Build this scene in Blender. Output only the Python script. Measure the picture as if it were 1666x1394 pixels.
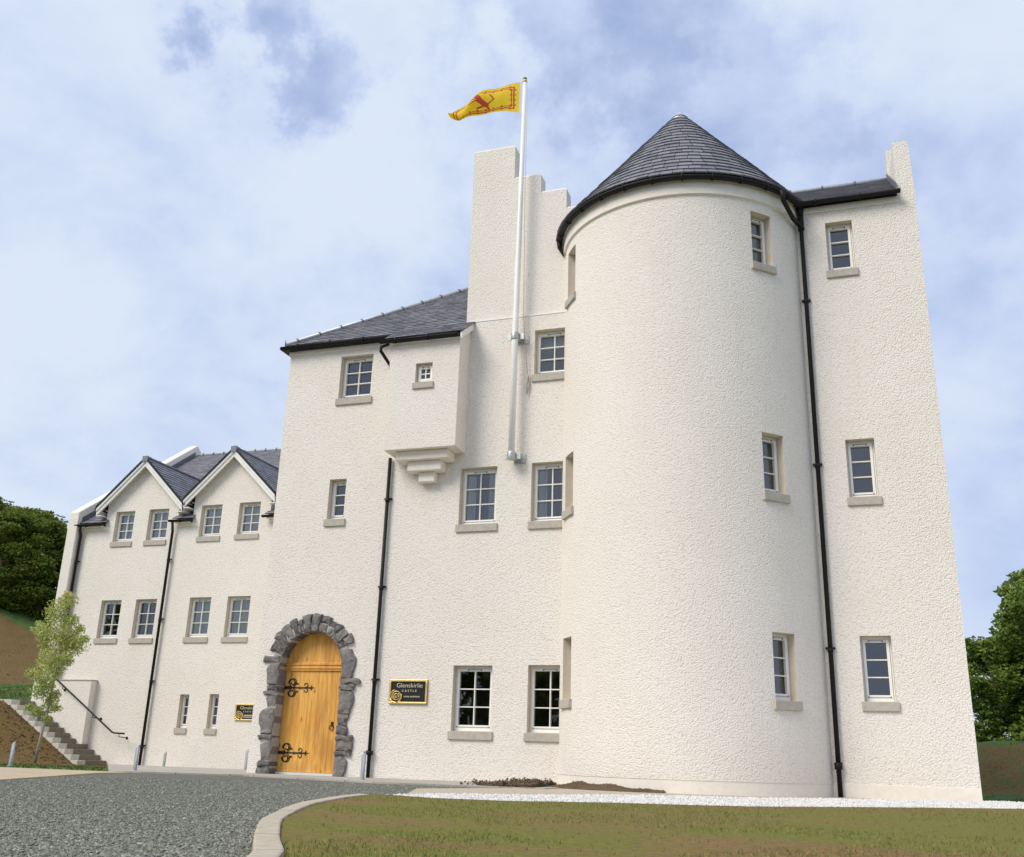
import bpy, bmesh, math, random
import numpy as np
from mathutils import Vector, Matrix
R=random.Random(7)
for o in list(bpy.data.objects): bpy.data.objects.remove(o)
SC=bpy.context.scene
COL=SC.collection
# ------------------------------------------------------------ camera
F_PX,YAW,PITCH,ROLL=1618.66,-0.330614,0.319801,0.0313580
cam=bpy.data.cameras.new('camera'); co=bpy.data.objects.new('camera',cam); COL.objects.link(co)
f=Vector((math.sin(YAW)*math.cos(PITCH),math.cos(YAW)*math.cos(PITCH),math.sin(PITCH)))
r=f.cross(Vector((0,0,1))).normalized(); u=r.cross(f)
r2=r*math.cos(ROLL)+u*math.sin(ROLL); u2=-r*math.sin(ROLL)+u*math.cos(ROLL)
co.matrix_world=Matrix(((r2.x,u2.x,-f.x,0),(r2.y,u2.y,-f.y,0),(r2.z,u2.z,-f.z,0),(0,0,0,1)))
cam.sensor_fit='HORIZONTAL'; cam.sensor_width=36; cam.lens=36*F_PX/1666; cam.clip_start=.05; cam.clip_end=3000
SC.camera=co
SC.render.resolution_x=1024; SC.render.resolution_y=857
# ------------------------------------------------------------ world and sun
SUN=Vector((-.62,-.80,.95)).normalized()
W=bpy.data.worlds.new('World'); SC.world=W; W.use_nodes=True
n=W.node_tree.nodes; l=W.node_tree.links; n.clear()
out=n.new('ShaderNodeOutputWorld'); bg=n.new('ShaderNodeBackground'); bg.inputs[1].default_value=.1
sky=n.new('ShaderNodeTexSky'); sky.sky_type='NISHITA'; sky.sun_disc=False
sky.sun_elevation=math.asin(SUN.z); sky.sun_rotation=math.atan2(SUN.x,SUN.y)
tc=n.new('ShaderNodeTexCoord'); sp=n.new('ShaderNodeSeparateXYZ'); l.new(tc.outputs['Generated'],sp.inputs[0])
def wm(op,a,b=None,c=None):
    m=n.new('ShaderNodeMath'); m.operation=op
    for i,v in enumerate((a,b,c)):
        if v is None: continue
        if isinstance(v,(int,float)): m.inputs[i].default_value=v
        else: l.new(v,m.inputs[i])
    return m.outputs[0]
den=wm('ADD',wm('MAXIMUM',sp.outputs[2],0),.28)
cb=n.new('ShaderNodeCombineXYZ'); l.new(wm('DIVIDE',sp.outputs[0],den),cb.inputs[0]); l.new(wm('DIVIDE',sp.outputs[1],den),cb.inputs[1])
def wnoise(scale,det,rough,dist,off):
    mp=n.new('ShaderNodeMapping'); mp.inputs['Location'].default_value=off; l.new(cb.outputs[0],mp.inputs[0])
    t=n.new('ShaderNodeTexNoise'); t.inputs['Scale'].default_value=scale; t.inputs['Detail'].default_value=det
    t.inputs['Roughness'].default_value=rough; t.inputs['Distortion'].default_value=dist; l.new(mp.outputs[0],t.inputs[0]); return t.outputs[0]
def wramp(v,stops):
    c=n.new('ShaderNodeValToRGB'); l.new(v,c.inputs[0]); e=c.color_ramp.elements
    c.color_ramp.interpolation='EASE'
    for i,(p,k) in enumerate(stops):
        if i<2: e[i].position=p; e[i].color=k
        else: x=e.new(p); x.color=k
    return c.outputs[0]
nrm=tc.outputs['Generated']
def dnoise(scale,det,rough,dist,off):
    mp=n.new('ShaderNodeMapping'); mp.inputs['Location'].default_value=off; mp.inputs['Scale'].default_value=(1,1,1.5); l.new(nrm,mp.inputs[0])
    t=n.new('ShaderNodeTexNoise'); t.inputs['Scale'].default_value=scale; t.inputs['Detail'].default_value=det
    t.inputs['Roughness'].default_value=rough; t.inputs['Distortion'].default_value=dist; l.new(mp.outputs[0],t.inputs[0]); return t.outputs[0]
cl1=dnoise(2.3,6,.5,.25,(3.1,1.9,0)); cl2=dnoise(6.5,8,.56,.25,(7.3,2.2,4))
dens=wm('ADD',wm('MULTIPLY',cl1,.55),wm('MULTIPLY',cl2,.45))
jn=n.new('ShaderNodeTexNoise'); jn.inputs['Scale'].default_value=7; jn.inputs['Detail'].default_value=7; jn.inputs['Roughness'].default_value=.62; l.new(nrm,jn.inputs[0])
js=n.new('ShaderNodeVectorMath'); js.operation='SUBTRACT'; l.new(jn.outputs['Color'],js.inputs[0]); js.inputs[1].default_value=(.5,.5,.5)
jm=n.new('ShaderNodeVectorMath'); jm.operation='SCALE'; l.new(js.outputs[0],jm.inputs[0]); jm.inputs['Scale'].default_value=.42
ja=n.new('ShaderNodeVectorMath'); ja.operation='ADD'; l.new(nrm,ja.inputs[0]); l.new(jm.outputs[0],ja.inputs[1])
jd=n.new('ShaderNodeVectorMath'); jd.operation='NORMALIZE'; l.new(ja.outputs[0],jd.inputs[0])
# clearer gaps and denser banks of cloud, each a direction in the sky with its own spread
def bank(d,spread,amt,dens):
    dt=n.new('ShaderNodeVectorMath'); dt.operation='DOT_PRODUCT'; l.new(jd.outputs[0],dt.inputs[0]); dt.inputs[1].default_value=d
    mr=n.new('ShaderNodeMapRange'); mr.interpolation_type='SMOOTHSTEP'; l.new(dt.outputs['Value'],mr.inputs[0])
    mr.inputs[1].default_value=math.cos(math.radians(spread)); mr.inputs[2].default_value=1; mr.inputs[3].default_value=0; mr.inputs[4].default_value=amt
    return wm('ADD',dens,mr.outputs[0])
dens=bank((-0.4310,0.6579,0.6176),6.5,-0.18,dens)
dens=bank((-0.4686,0.6693,0.5766),6,-0.068,dens)
dens=bank((-0.1872,0.7306,0.6566),8,-0.095,dens)
dens=bank((-0.0930,0.8067,0.5836),8,-0.12,dens)
dens=bank((-0.3774,0.8402,0.3895),9,-0.05,dens)
dens=bank((0.1158,0.9015,0.4170),16,-0.043,dens)
dens=bank((-0.2210,0.7943,0.5659),7,-0.043,dens)
dens=bank((-0.5775,0.5878,0.5665),24,0.10,dens)
dens=bank((-0.3922,0.7659,0.5095),12,0.050,dens)
dens=bank((0.0208,0.7828,0.6220),14,0.031,dens)
dens=bank((-0.6500,0.6944,0.3087),16,-0.037,dens)
dens=bank((-0.5651,0.7279,0.3884),10,-0.031,dens)
dens=bank((-0.6687,0.6218,0.4076),14,0.037,dens)
fac=wramp(dens,[(.26,(0,0,0,1)),(.50,(1,1,1,1))])
cc=wramp(dens,[(.40,(.475,.56,.77,1)),(.62,(.615,.695,.815,1))])
sc=n.new('ShaderNodeVectorMath'); sc.operation='SCALE'; l.new(cc,sc.inputs[0]); sc.inputs['Scale'].default_value=10
blue=n.new('ShaderNodeMix'); blue.data_type='RGBA'; blue.inputs[0].default_value=.62; l.new(sky.outputs[0],blue.inputs[6]); blue.inputs[7].default_value=(4.0,5.1,7.9,1)
mx=n.new('ShaderNodeMix'); mx.data_type='RGBA'; l.new(fac,mx.inputs[0]); l.new(blue.outputs[2],mx.inputs[6]); l.new(sc.outputs[0],mx.inputs[7])
l.new(mx.outputs[2],bg.inputs[0]); l.new(bg.outputs[0],out.inputs[0])
sl=bpy.data.lights.new('sun','SUN'); sl.energy=2.5; sl.angle=math.radians(30); sl.color=(1,.92,.80)
so=bpy.data.objects.new('sun',sl); COL.objects.link(so); so.rotation_euler=(-SUN).to_track_quat('-Z','Y').to_euler()
SC.view_settings.view_transform='Standard'; SC.view_settings.look='None'; SC.view_settings.gamma=1; SC.view_settings.exposure=0.22
# ------------------------------------------------------------ materials
M={}
class NT:
    def __init__(s,name):
        m=bpy.data.materials.new(name); m.use_nodes=True; s.m=m; s.n=m.node_tree.nodes; s.l=m.node_tree.links
        s.b=s.n['Principled BSDF']; s.out=s.n['Material Output']; M[name]=m
        s.tc=s.n.new('ShaderNodeTexCoord').outputs['Object']
    def link(s,a,b): s.l.new(a,b)
    def noise(s,scale,det=4,rough=.55,dist=0,stretch=None,vec=None):
        v=vec or s.tc
        if stretch:
            mp=s.n.new('ShaderNodeMapping'); mp.inputs['Scale'].default_value=stretch; s.link(v,mp.inputs[0]); v=mp.outputs[0]
        t=s.n.new('ShaderNodeTexNoise'); t.inputs['Scale'].default_value=scale; t.inputs['Detail'].default_value=det
        t.inputs['Roughness'].default_value=rough; t.inputs['Distortion'].default_value=dist; s.link(v,t.inputs[0]); return t.outputs[0]
    def voro(s,scale,feat='F1',stretch=None,outp=0,rnd=1):
        v=s.tc
        if stretch:
            mp=s.n.new('ShaderNodeMapping'); mp.inputs['Scale'].default_value=stretch; s.link(v,mp.inputs[0]); v=mp.outputs[0]
        t=s.n.new('ShaderNodeTexVoronoi'); t.feature=feat; t.inputs['Scale'].default_value=scale; t.inputs['Randomness'].default_value=rnd; s.link(v,t.inputs[0]); return t.outputs[outp]
    def ramp(s,v,stops,ease=False):
        c=s.n.new('ShaderNodeValToRGB'); s.link(v,c.inputs[0]); e=c.color_ramp.elements
        for i,(p,k) in enumerate(stops):
            k=tuple(k)+(1,) if not isinstance(k,(int,float)) else (k,k,k,1)
            if i<2: e[i].position=p; e[i].color=k
            else: x=e.new(p); x.color=k
        return c.outputs[0]
    def mix(s,fac,a,b,mode='MIX'):
        x=s.n.new('ShaderNodeMix'); x.data_type='RGBA'; x.blend_type=mode
        for i,v in ((0,fac),(6,a),(7,b)):
            if isinstance(v,(int,float)): x.inputs[i].default_value=v if i==0 else (v,v,v,1)
            elif isinstance(v,tuple): x.inputs[i].default_value=v+(1,) if len(v)==3 else v
            else: s.link(v,x.inputs[i])
        return x.outputs[2]
    def math(s,op,a,b):
        m=s.n.new('ShaderNodeMath'); m.operation=op
        for i,v in enumerate((a,b)):
            if isinstance(v,(int,float)): m.inputs[i].default_value=v
            else: s.link(v,m.inputs[i])
        return m.outputs[0]
    def col(s,v):
        if isinstance(v,tuple): s.b.inputs['Base Color'].default_value=v+(1,)
        else: s.link(v,s.b.inputs['Base Color'])
        return s
    def bump(s,h,strength=.5,dist=.01):
        b=s.n.new('ShaderNodeBump'); b.inputs['Strength'].default_value=strength; b.inputs['Distance'].default_value=dist
        s.link(h,b.inputs['Height']); s.link(b.outputs[0],s.b.inputs['Normal']); return s
    def set(s,**k):
        for a,v in k.items(): s.b.inputs[a.replace('_',' ')].default_value=v
        return s
    def island(s): return s.n.new('ShaderNodeNewGeometry').outputs['Random Per Island']
def mat_harl():
    t=NT('harl')
    a=t.noise(70,3,.6); b=t.voro(36,'F1'); e=t.noise(15,5,.68)
    h=t.math('ADD',t.math('ADD',t.math('MULTIPLY',a,.5),t.math('MULTIPLY',b,-.75)),t.math('MULTIPLY',e,.9))
    big=t.noise(.55,4,.55)
    c=t.mix(t.ramp(big,[(.3,0.),(.72,1.)]),(.85,.79,.71),(.895,.845,.775))
    st=t.noise(1.3,5,.65,0,(1,1,.22))
    c=t.mix(t.ramp(st,[(.56,0.),(.80,.16)]),c,(.58,.51,.41))
    c=t.mix(t.ramp(b,[(.52,0.),(.78,.32)]),c,(.55,.47,.37))
    t.col(c).bump(h,.72,.024).set(Roughness=.95)
mat_harl()
def mat_basic(name,col,rough=.7,noise=None,amp=.15,bump=None,metal=0,spec=.5):
    t=NT(name)
    if noise:
        nn=t.noise(noise,5,.6); d=tuple(x*(1-amp) for x in col); e=tuple(min(1,x*(1+amp)) for x in col)
        t.col(t.mix(t.ramp(nn,[(.3,0.),(.7,1.)]),d,e))
        if bump: t.bump(nn,bump[0],bump[1])
    else: t.col(col)
    t.set(Roughness=rough,Metallic=metal); t.b.inputs['Specular IOR Level'].default_value=spec
    return t
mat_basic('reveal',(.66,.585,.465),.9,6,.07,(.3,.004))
mat_basic('smooth_render',(.82,.765,.675),.9,9,.05,(.35,.006))
mat_basic('sill_stone',(.46,.425,.36),.9,14,.12,(.4,.004))
mat_basic('upvc',(.89,.88,.84),.35,3,.03)
mat_basic('dark_slot',(.035,.033,.03),.6)
mat_basic('white_board',(.82,.81,.78),.5,5,.05,(.2,.003))
mat_basic('black_iron',(.012,.011,.011),.55,25,.3,None,0,.25)
mat_basic('forged_iron',(.012,.011,.011),.5,30,.3,(.4,.003))
mat_basic('lead',(.52,.56,.58),.45,8,.15,(.3,.004),.3)
mat_basic('flashing',(.16,.17,.19),.5,8,.25,(.3,.004),.3)
mat_basic('galvanised',(.48,.50,.48),.45,14,.2,None,.6)
mat_basic('pole_white',(.86,.86,.84),.3,2,.04)
mat_basic('finial_green',(.16,.25,.12),.4)
mat_basic('gold',(.80,.60,.22),.32,10,.12,None,.55)
mat_basic('sign_black',(.020,.018,.017),.3,6,.3)
mat_basic('letter_gold',(.85,.76,.52),.4)
mat_basic('interior',(.10,.085,.07),.9)
mat_basic('curtain',(.78,.76,.72),.9,4,.1)
mat_basic('bark',(.20,.155,.11),.9,20,.35,(.6,.01))
mat_basic('bark_pale',(.36,.32,.25),.9,24,.3,(.6,.006))
mat_basic('concrete',(.40,.375,.33),.92,7,.14,(.4,.006))
mat_basic('kerb_stone',(.46,.395,.30),.92,13,.16,(.05,.002))
mat_basic('rope',(.58,.49,.36),.9)
mat_basic('brushed_alu',(.30,.33,.37),.6,20,.1,None,.25)
mat_basic('lens',(.55,.60,.80),.2)
def mat_blocks(name,a,b,rough=.93):
    t=NT(name); i=t.island(); nn=t.noise(11,6,.65); f2=t.noise(50,4,.6)
    c=t.mix(i,a,b); c=t.mix(t.ramp(nn,[(.35,.0),(.7,.5)]),c,tuple(x*.62 for x in a)); t.col(c)
    t.bump(t.math('ADD',nn,t.math('MULTIPLY',f2,.5)),.7,.012).set(Roughness=rough)
mat_blocks('step_stone_shaded',(.225,.195,.15),(.29,.255,.20))  # step stone darkened: shade on the risers put into the colour
mat_blocks('step_end_lit',(.56,.53,.46),(.68,.65,.58))  # same stone made paler: light on the front ends put into the colour
def mat_stone():
    t=NT('whinstone'); i=t.island(); a=t.noise(9,6,.65,.8); b=t.noise(38,5,.6)
    c=t.mix(i,(.075,.070,.072),(.21,.195,.185))
    c=t.mix(t.ramp(a,[(.45,0.),(.68,.8)]),c,(.31,.28,.25)); c=t.mix(t.ramp(b,[(.60,0.),(.8,.45)]),c,(.38,.35,.32))
    t.col(c).bump(t.math('ADD',a,t.math('MULTIPLY',b,.45)),.9,.035).set(Roughness=.78)
mat_stone()
mat_basic('mortar',(.42,.39,.36),.95,20,.2,(.5,.01))
def mat_slate():
    t=NT('slate'); i=t.island(); a=t.noise(14,5,.6); b=t.noise(45,3,.5,0,(1,1,.4))
    c=t.mix(i,(.145,.145,.165),(.245,.235,.26)); c=t.mix(t.ramp(a,[(.5,0.),(.8,.4)]),c,(.30,.285,.30))
    t.col(c).bump(t.math('ADD',a,b),.4,.006).set(Roughness=.52)
mat_slate()
def mat_wood():
    t=NT('door_pine')
    g=t.noise(5,6,.6,.9,(2.2,2.2,.22)); g2=t.noise(24,4,.6,.4,(3,3,.12)); k=t.noise(2.6,3,.5,.5,(1,1,.33))
    sepn=t.n.new('ShaderNodeSeparateXYZ'); t.link(t.tc,sepn.inputs[0])
    pl=t.math('FLOOR',t.math('MULTIPLY',sepn.outputs[0],1/.118),0)
    wn=t.n.new('ShaderNodeTexWhiteNoise'); wn.noise_dimensions='1D'; t.link(pl,wn.inputs['W'])
    c=t.mix(wn.outputs[0],(.60,.25,.030),(.80,.39,.060))
    c=t.mix(t.ramp(g,[(.38,0.),(.62,.85)]),c,(.90,.52,.13)); c=t.mix(t.ramp(g2,[(.50,0.),(.70,.6)]),c,(.42,.16,.03))
    kn=t.voro(2.3,'F1',(1.9,1.9,.9)); c=t.mix(t.ramp(kn,[(.04,.85),(.14,0.)]),c,(.26,.095,.02))
    c=t.mix(t.ramp(k,[(.5,0.),(.75,.5)]),c,(.40,.15,.03))
    fr=t.math('FRACT',t.math('MULTIPLY',sepn.outputs[0],1/.118),0)
    gap=t.math('LESS_THAN',fr,.05)
    c=t.mix(t.math('MULTIPLY',gap,.45),c,(.20,.08,.02))
    t.col(c).bump(t.math('ADD',t.math('MULTIPLY',g2,.3),t.math('MULTIPLY',gap,-1)),.5,.006).set(Roughness=.45)
mat_wood()
def mat_glass():
    t=NT('glass'); n_=t.n; n_.remove(t.b)
    tr=n_.new('ShaderNodeBsdfTransparent'); tr.inputs[0].default_value=(.78,.82,.80,1)
    gl=n_.new('ShaderNodeBsdfGlossy'); gl.inputs['Roughness'].default_value=.015; gl.inputs[0].default_value=(.96,.98,1,1)
    fr=n_.new('ShaderNodeFresnel'); fr.inputs[0].default_value=1.75
    nn=t.noise(1.7,2,.5); b=n_.new('ShaderNodeBump'); b.inputs['Strength'].default_value=.12; b.inputs['Distance'].default_value=.012; t.link(nn,b.inputs['Height'])
    t.link(b.outputs[0],gl.inputs['Normal'])
    mul=t.math('ADD',t.math('MULTIPLY',fr.outputs[0],1.25),.04)
    mx=n_.new('ShaderNodeMixShader'); t.link(mul,mx.inputs[0]); t.link(tr.outputs[0],mx.inputs[1]); t.link(gl.outputs[0],mx.inputs[2]); t.link(mx.outputs[0],t.out.inputs[0])
mat_glass()
def mat_flag(name,c):
    t=NT(name); t.col(c).set(Roughness=.7); tr=t.n.new('ShaderNodeBsdfTranslucent'); tr.inputs[0].default_value=c+(1,)
    mx=t.n.new('ShaderNodeMixShader'); mx.inputs[0].default_value=.5; t.link(t.b.outputs[0],mx.inputs[1]); t.link(tr.outputs[0],mx.inputs[2]); t.link(mx.outputs[0],t.out.inputs[0])
mat_flag('flag_yellow',(1.0,.70,.03)); mat_flag('flag_red',(.62,.09,.04)); mat_flag('flag_blue',(.10,.12,.25)); mat_flag('hoist_white',(.85,.85,.82))
def mat_leaf(name,a,b,c2):
    t=NT(name); i=t.island(); big=t.noise(1.1,3,.6)
    c=t.mix(i,a,b); c=t.mix(t.ramp(big,[(.45,0.),(.7,.7)]),c,c2); t.col(c).set(Roughness=.6); t.b.inputs['Specular IOR Level'].default_value=.25
    tr=t.n.new('ShaderNodeBsdfTranslucent'); t.link(c,tr.inputs[0]); mx=t.n.new('ShaderNodeMixShader'); mx.inputs[0].default_value=.3
    t.link(t.b.outputs[0],mx.inputs[1]); t.link(tr.outputs[0],mx.inputs[2]); t.link(mx.outputs[0],t.out.inputs[0])
mat_leaf('leaf_young',(.30,.40,.09),(.62,.64,.26),(.66,.58,.24))
mat_leaf('leaf_dark',(.085,.13,.018),(.18,.235,.035),(.26,.28,.05))
mat_leaf('leaf_mid',(.09,.16,.028),(.19,.28,.05),(.26,.31,.07))
def mat_gravel():
    t=NT('gravel'); v=t.voro(38); cN=t.n.new('ShaderNodeTexVoronoi'); cN.inputs['Scale'].default_value=38; t.link(t.tc,cN.inputs[0])
    sep=t.n.new('ShaderNodeSeparateColor'); t.link(cN.outputs['Color'],sep.inputs[0])
    big=t.noise(.9,4,.6)
    c=t.mix(sep.outputs[0],(.12,.124,.10),(.27,.272,.225)); c=t.mix(t.ramp(v,[(.35,0.),(.75,.75)]),c,(.045,.046,.040))
    c=t.mix(t.ramp(big,[(.4,0.),(.7,.35)]),c,(.20,.20,.165))
    t.col(c).bump(t.math('MULTIPLY',v,-1),1,.025).set(Roughness=.85)
    p=NT('pebble'); i=p.island(); nn=p.noise(60,3); c=p.ramp(i,[(0,(.115,.12,.095)),(.55,(.205,.21,.165)),(.9,(.28,.28,.225)),(1,(.42,.41,.35))]); p.col(c).bump(nn,.4,.004).set(Roughness=.8)
    w=NT('white_gravel'); v=w.voro(45); w.col(w.mix(w.ramp(v,[(.3,0.),(.7,.5)]),(.88,.86,.82),(.62,.58,.52))).bump(w.math('MULTIPLY',v,-1),1,.02).set(Roughness=.85)
mat_gravel()
def mat_soil():
    t=NT('soil'); a=t.noise(4,8,.7); b=t.noise(30,5,.65); 
    c=t.mix(t.ramp(a,[(.3,0.),(.7,1.)]),(.125,.080,.048),(.22,.15,.09)); c=t.mix(t.ramp(b,[(.62,0.),(.8,.5)]),c,(.32,.24,.16)); t.col(c).bump(t.math('ADD',a,b),.9,.05).set(Roughness=.95)
mat_soil()
def mat_turf(name,att):
    t=NT(name); a=t.noise(.9,5,.62,.4,(.55,1,1)); b=t.noise(16,6,.65); d=t.noise(95,3,.6)
    soil=t.mix(t.ramp(b,[(.35,0.),(.65,1.)]),*(((.095,.056,.014),(.18,.115,.034)) if att else ((.165,.092,.024),(.28,.17,.050))))
    grass=t.mix(t.ramp(b,[(.3,0.),(.7,1.)]),*(((.04,.085,.012),(.085,.15,.025)) if att else ((.10,.115,.007),(.22,.205,.016))))
    if att:
        at=t.n.new('ShaderNodeAttribute'); at.attribute_name='grass'
        a2=t.noise(2.2,6,.7); k=t.math('ADD',t.math('MULTIPLY',at.outputs['Fac'],.8),t.math('MULTIPLY',t.math('SUBTRACT',a2,.38),1.1))
    else: k=t.math('ADD',t.math('ADD',a,.02),t.math('MULTIPLY',t.math('SUBTRACT',b,.5),.3))
    c=t.mix(t.ramp(k,[(.38,0.),(.58,1.)]),soil,grass); c=t.mix(t.ramp(d,[(.68,0.),(.8,.4)]),c,(.42,.35,.22))
    t.col(c).bump(t.math('ADD',b,t.math('MULTIPLY',d,.6)),.8,.03).set(Roughness=.95)
mat_turf('turf',False); mat_turf('terrain',True)
t=NT('grass_blade'); i=t.island(); t.col(t.ramp(i,[(0,(.085,.13,.012)),(.55,(.16,.185,.025)),(.8,(.26,.21,.06)),(1,(.30,.22,.09))])).set(Roughness=.7)
t=NT('bank_blade'); i=t.island(); t.col(t.ramp(i,[(0,(.05,.10,.012)),(.6,(.09,.15,.02)),(1,(.17,.19,.04))])).set(Roughness=.75)
t=NT('paving'); a=t.noise(3,5,.6); b=t.noise(40,4,.6)
br=t.n.new('ShaderNodeTexBrick'); t.link(t.tc,br.inputs[0]); br.inputs['Scale'].default_value=1; br.inputs['Brick Width'].default_value=.6; br.inputs['Row Height'].default_value=.4; br.inputs['Mortar Size'].default_value=.006
br.inputs['Color1'].default_value=(.38,.355,.31,1); br.inputs['Color2'].default_value=(.45,.42,.37,1); br.inputs['Mortar'].default_value=(.2,.18,.15,1)
t.col(t.mix(t.ramp(a,[(.4,0.),(.7,.3)]),br.outputs[0],(.30,.27,.22))).bump(b,.4,.006).set(Roughness=.9)
t=NT('tan_paving'); a=t.noise(2,5,.6,0,(.4,2,1)); b=t.noise(40,4,.6); t.col(t.mix(t.ramp(a,[(.4,0.),(.65,1.)]),(.42,.36,.28),(.58,.42,.22))).bump(b,.4,.006).set(Roughness=.9)
# ------------------------------------------------------------ mesh helpers
class MB:
    def __init__(s): s.v=[]; s.f=[]; s.mi=[]; s.sm=[]
    def vert(s,p): s.v.append(tuple(p)); return len(s.v)-1
    def face(s,pts,mi=0,smooth=False):
        s.f.append([s.vert(p) for p in pts]); s.mi.append(mi); s.sm.append(smooth)
    def idx(s,ids,mi=0,smooth=False): s.f.append(list(ids)); s.mi.append(mi); s.sm.append(smooth)
    def box(s,a,b,mi=0):
        x0,y0,z0=a;x1,y1,z1=b; c=[(x0,y0,z0),(x1,y0,z0),(x1,y1,z0),(x0,y1,z0),(x0,y0,z1),(x1,y0,z1),(x1,y1,z1),(x0,y1,z1)]
        s.hexa(c,mi)
    def hexa(s,c,mi=0):
        i=[s.vert(p) for p in c]
        for q in ((3,2,1,0),(4,5,6,7),(0,1,5,4),(1,2,6,5),(2,3,7,6),(3,0,4,7)): s.idx([i[k] for k in q],mi)
    def obox(s,O,U,V,Wd,mi=0):   # oriented box from corner O with edge vectors
        O,U,V,Wd=map(Vector,(O,U,V,Wd)); s.hexa([O,O+U,O+U+V,O+V,O+Wd,O+U+Wd,O+U+V+Wd,O+V+Wd],mi)
    def tube(s,pts,rad,seg=10,mi=0,cap=True):
        pts=[Vector(p) for p in pts]; rr=rad if isinstance(rad,(list,tuple)) else [rad]*len(pts); rings=[]
        up=None
        for k,p in enumerate(pts):
            d=(pts[min(k+1,len(pts)-1)]-pts[max(k-1,0)]).normalized()
            if up is None: up=Vector((0,0,1)) if abs(d.z)<.9 else Vector((1,0,0))
            a=d.cross(up).normalized(); b=a.cross(d); up=b if b.length>.1 else up
            rings.append([s.vert(p+(a*math.cos(2*math.pi*j/seg)+b*math.sin(2*math.pi*j/seg))*rr[k]) for j in range(seg)])
        for k in range(len(rings)-1):
            for j in range(seg): s.idx([rings[k][j],rings[k][(j+1)%seg],rings[k+1][(j+1)%seg],rings[k+1][j]],mi,True)
        if cap: s.idx(rings[0][::-1],mi); s.idx(rings[-1],mi)
    def build(s,name,mats,parent=None,bevel=0,segs=2,fixn=False,**props):
        me=bpy.data.meshes.new(name); me.from_pydata(s.v,[],s.f)
        for m in (mats if isinstance(mats,(list,tuple)) else [mats]): me.materials.append(M[m])
        me.polygons.foreach_set('material_index',s.mi); me.polygons.foreach_set('use_smooth',s.sm)
        if fixn:
            bm=bmesh.new(); bm.from_mesh(me); bmesh.ops.recalc_face_normals(bm,faces=bm.faces); bm.to_mesh(me); bm.free()
        me.update(); return link(name,me,parent,bevel,segs,**props)
def link(name,me,parent=None,bevel=0,segs=2,**props):
    o=bpy.data.objects.new(name,me); COL.objects.link(o)
    if parent is not None:
        o.parent=parent
        if parent.type=='EMPTY': o.matrix_parent_inverse=Matrix.Translation(parent.location).inverted()
    if bevel: m=o.modifiers.new('bevel','BEVEL'); m.width=bevel; m.segments=segs; m.limit_method='ANGLE'; m.angle_limit=math.radians(40)
    for k,v in props.items(): o[k]=v
    return o
def thing(name,label,cat,loc,group=None):
    o=bpy.data.objects.new(name,None); COL.objects.link(o); o.location=loc; o.empty_display_size=.3
    o['label']=label; o['category']=cat
    if group: o['group']=group
    return o
def grid_wall(mb,xs,zs,keep,P,mi=0,hole=None):
    """rectangular cells on surface P(x,z); keep(xc,zc)->bool; shared vertices"""
    ids={}
    def g(i,k):
        if (i,k) not in ids: ids[(i,k)]=mb.vert(P(xs[i],zs[k]))
        return ids[(i,k)]
    for i in range(len(xs)-1):
        for k in range(len(zs)-1):
            if keep((xs[i]+xs[i+1])/2,(zs[k]+zs[k+1])/2): mb.idx([g(i,k),g(i+1,k),g(i+1,k+1),g(i,k+1)],mi,hole=='s')
def cuts(a,b,extra,step=None):
    s={round(a,4),round(b,4)}|{round(e,4) for e in extra if a<e<b}
    s=sorted(s)
    if step:
        o=[s[0]]
        for p,q in zip(s,s[1:]):
            k=max(1,int((q-p)/step+.5)); o+=[p+(q-p)*j/k for j in range(1,k+1)]
        s=o
    return s
def reveal(mb,O,U,N,w,h,depth,mi=1):
    O,U,N=Vector(O),Vector(U),Vector(N); Z=Vector((0,0,1)); I=-N*depth
    a,b,c,d=O,O+U*w,O+U*w+Z*h,O+Z*h
    for p,q in ((a,b),(b,c),(c,d),(d,a)): mb.face([p,q,q+I,p+I],mi)
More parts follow.
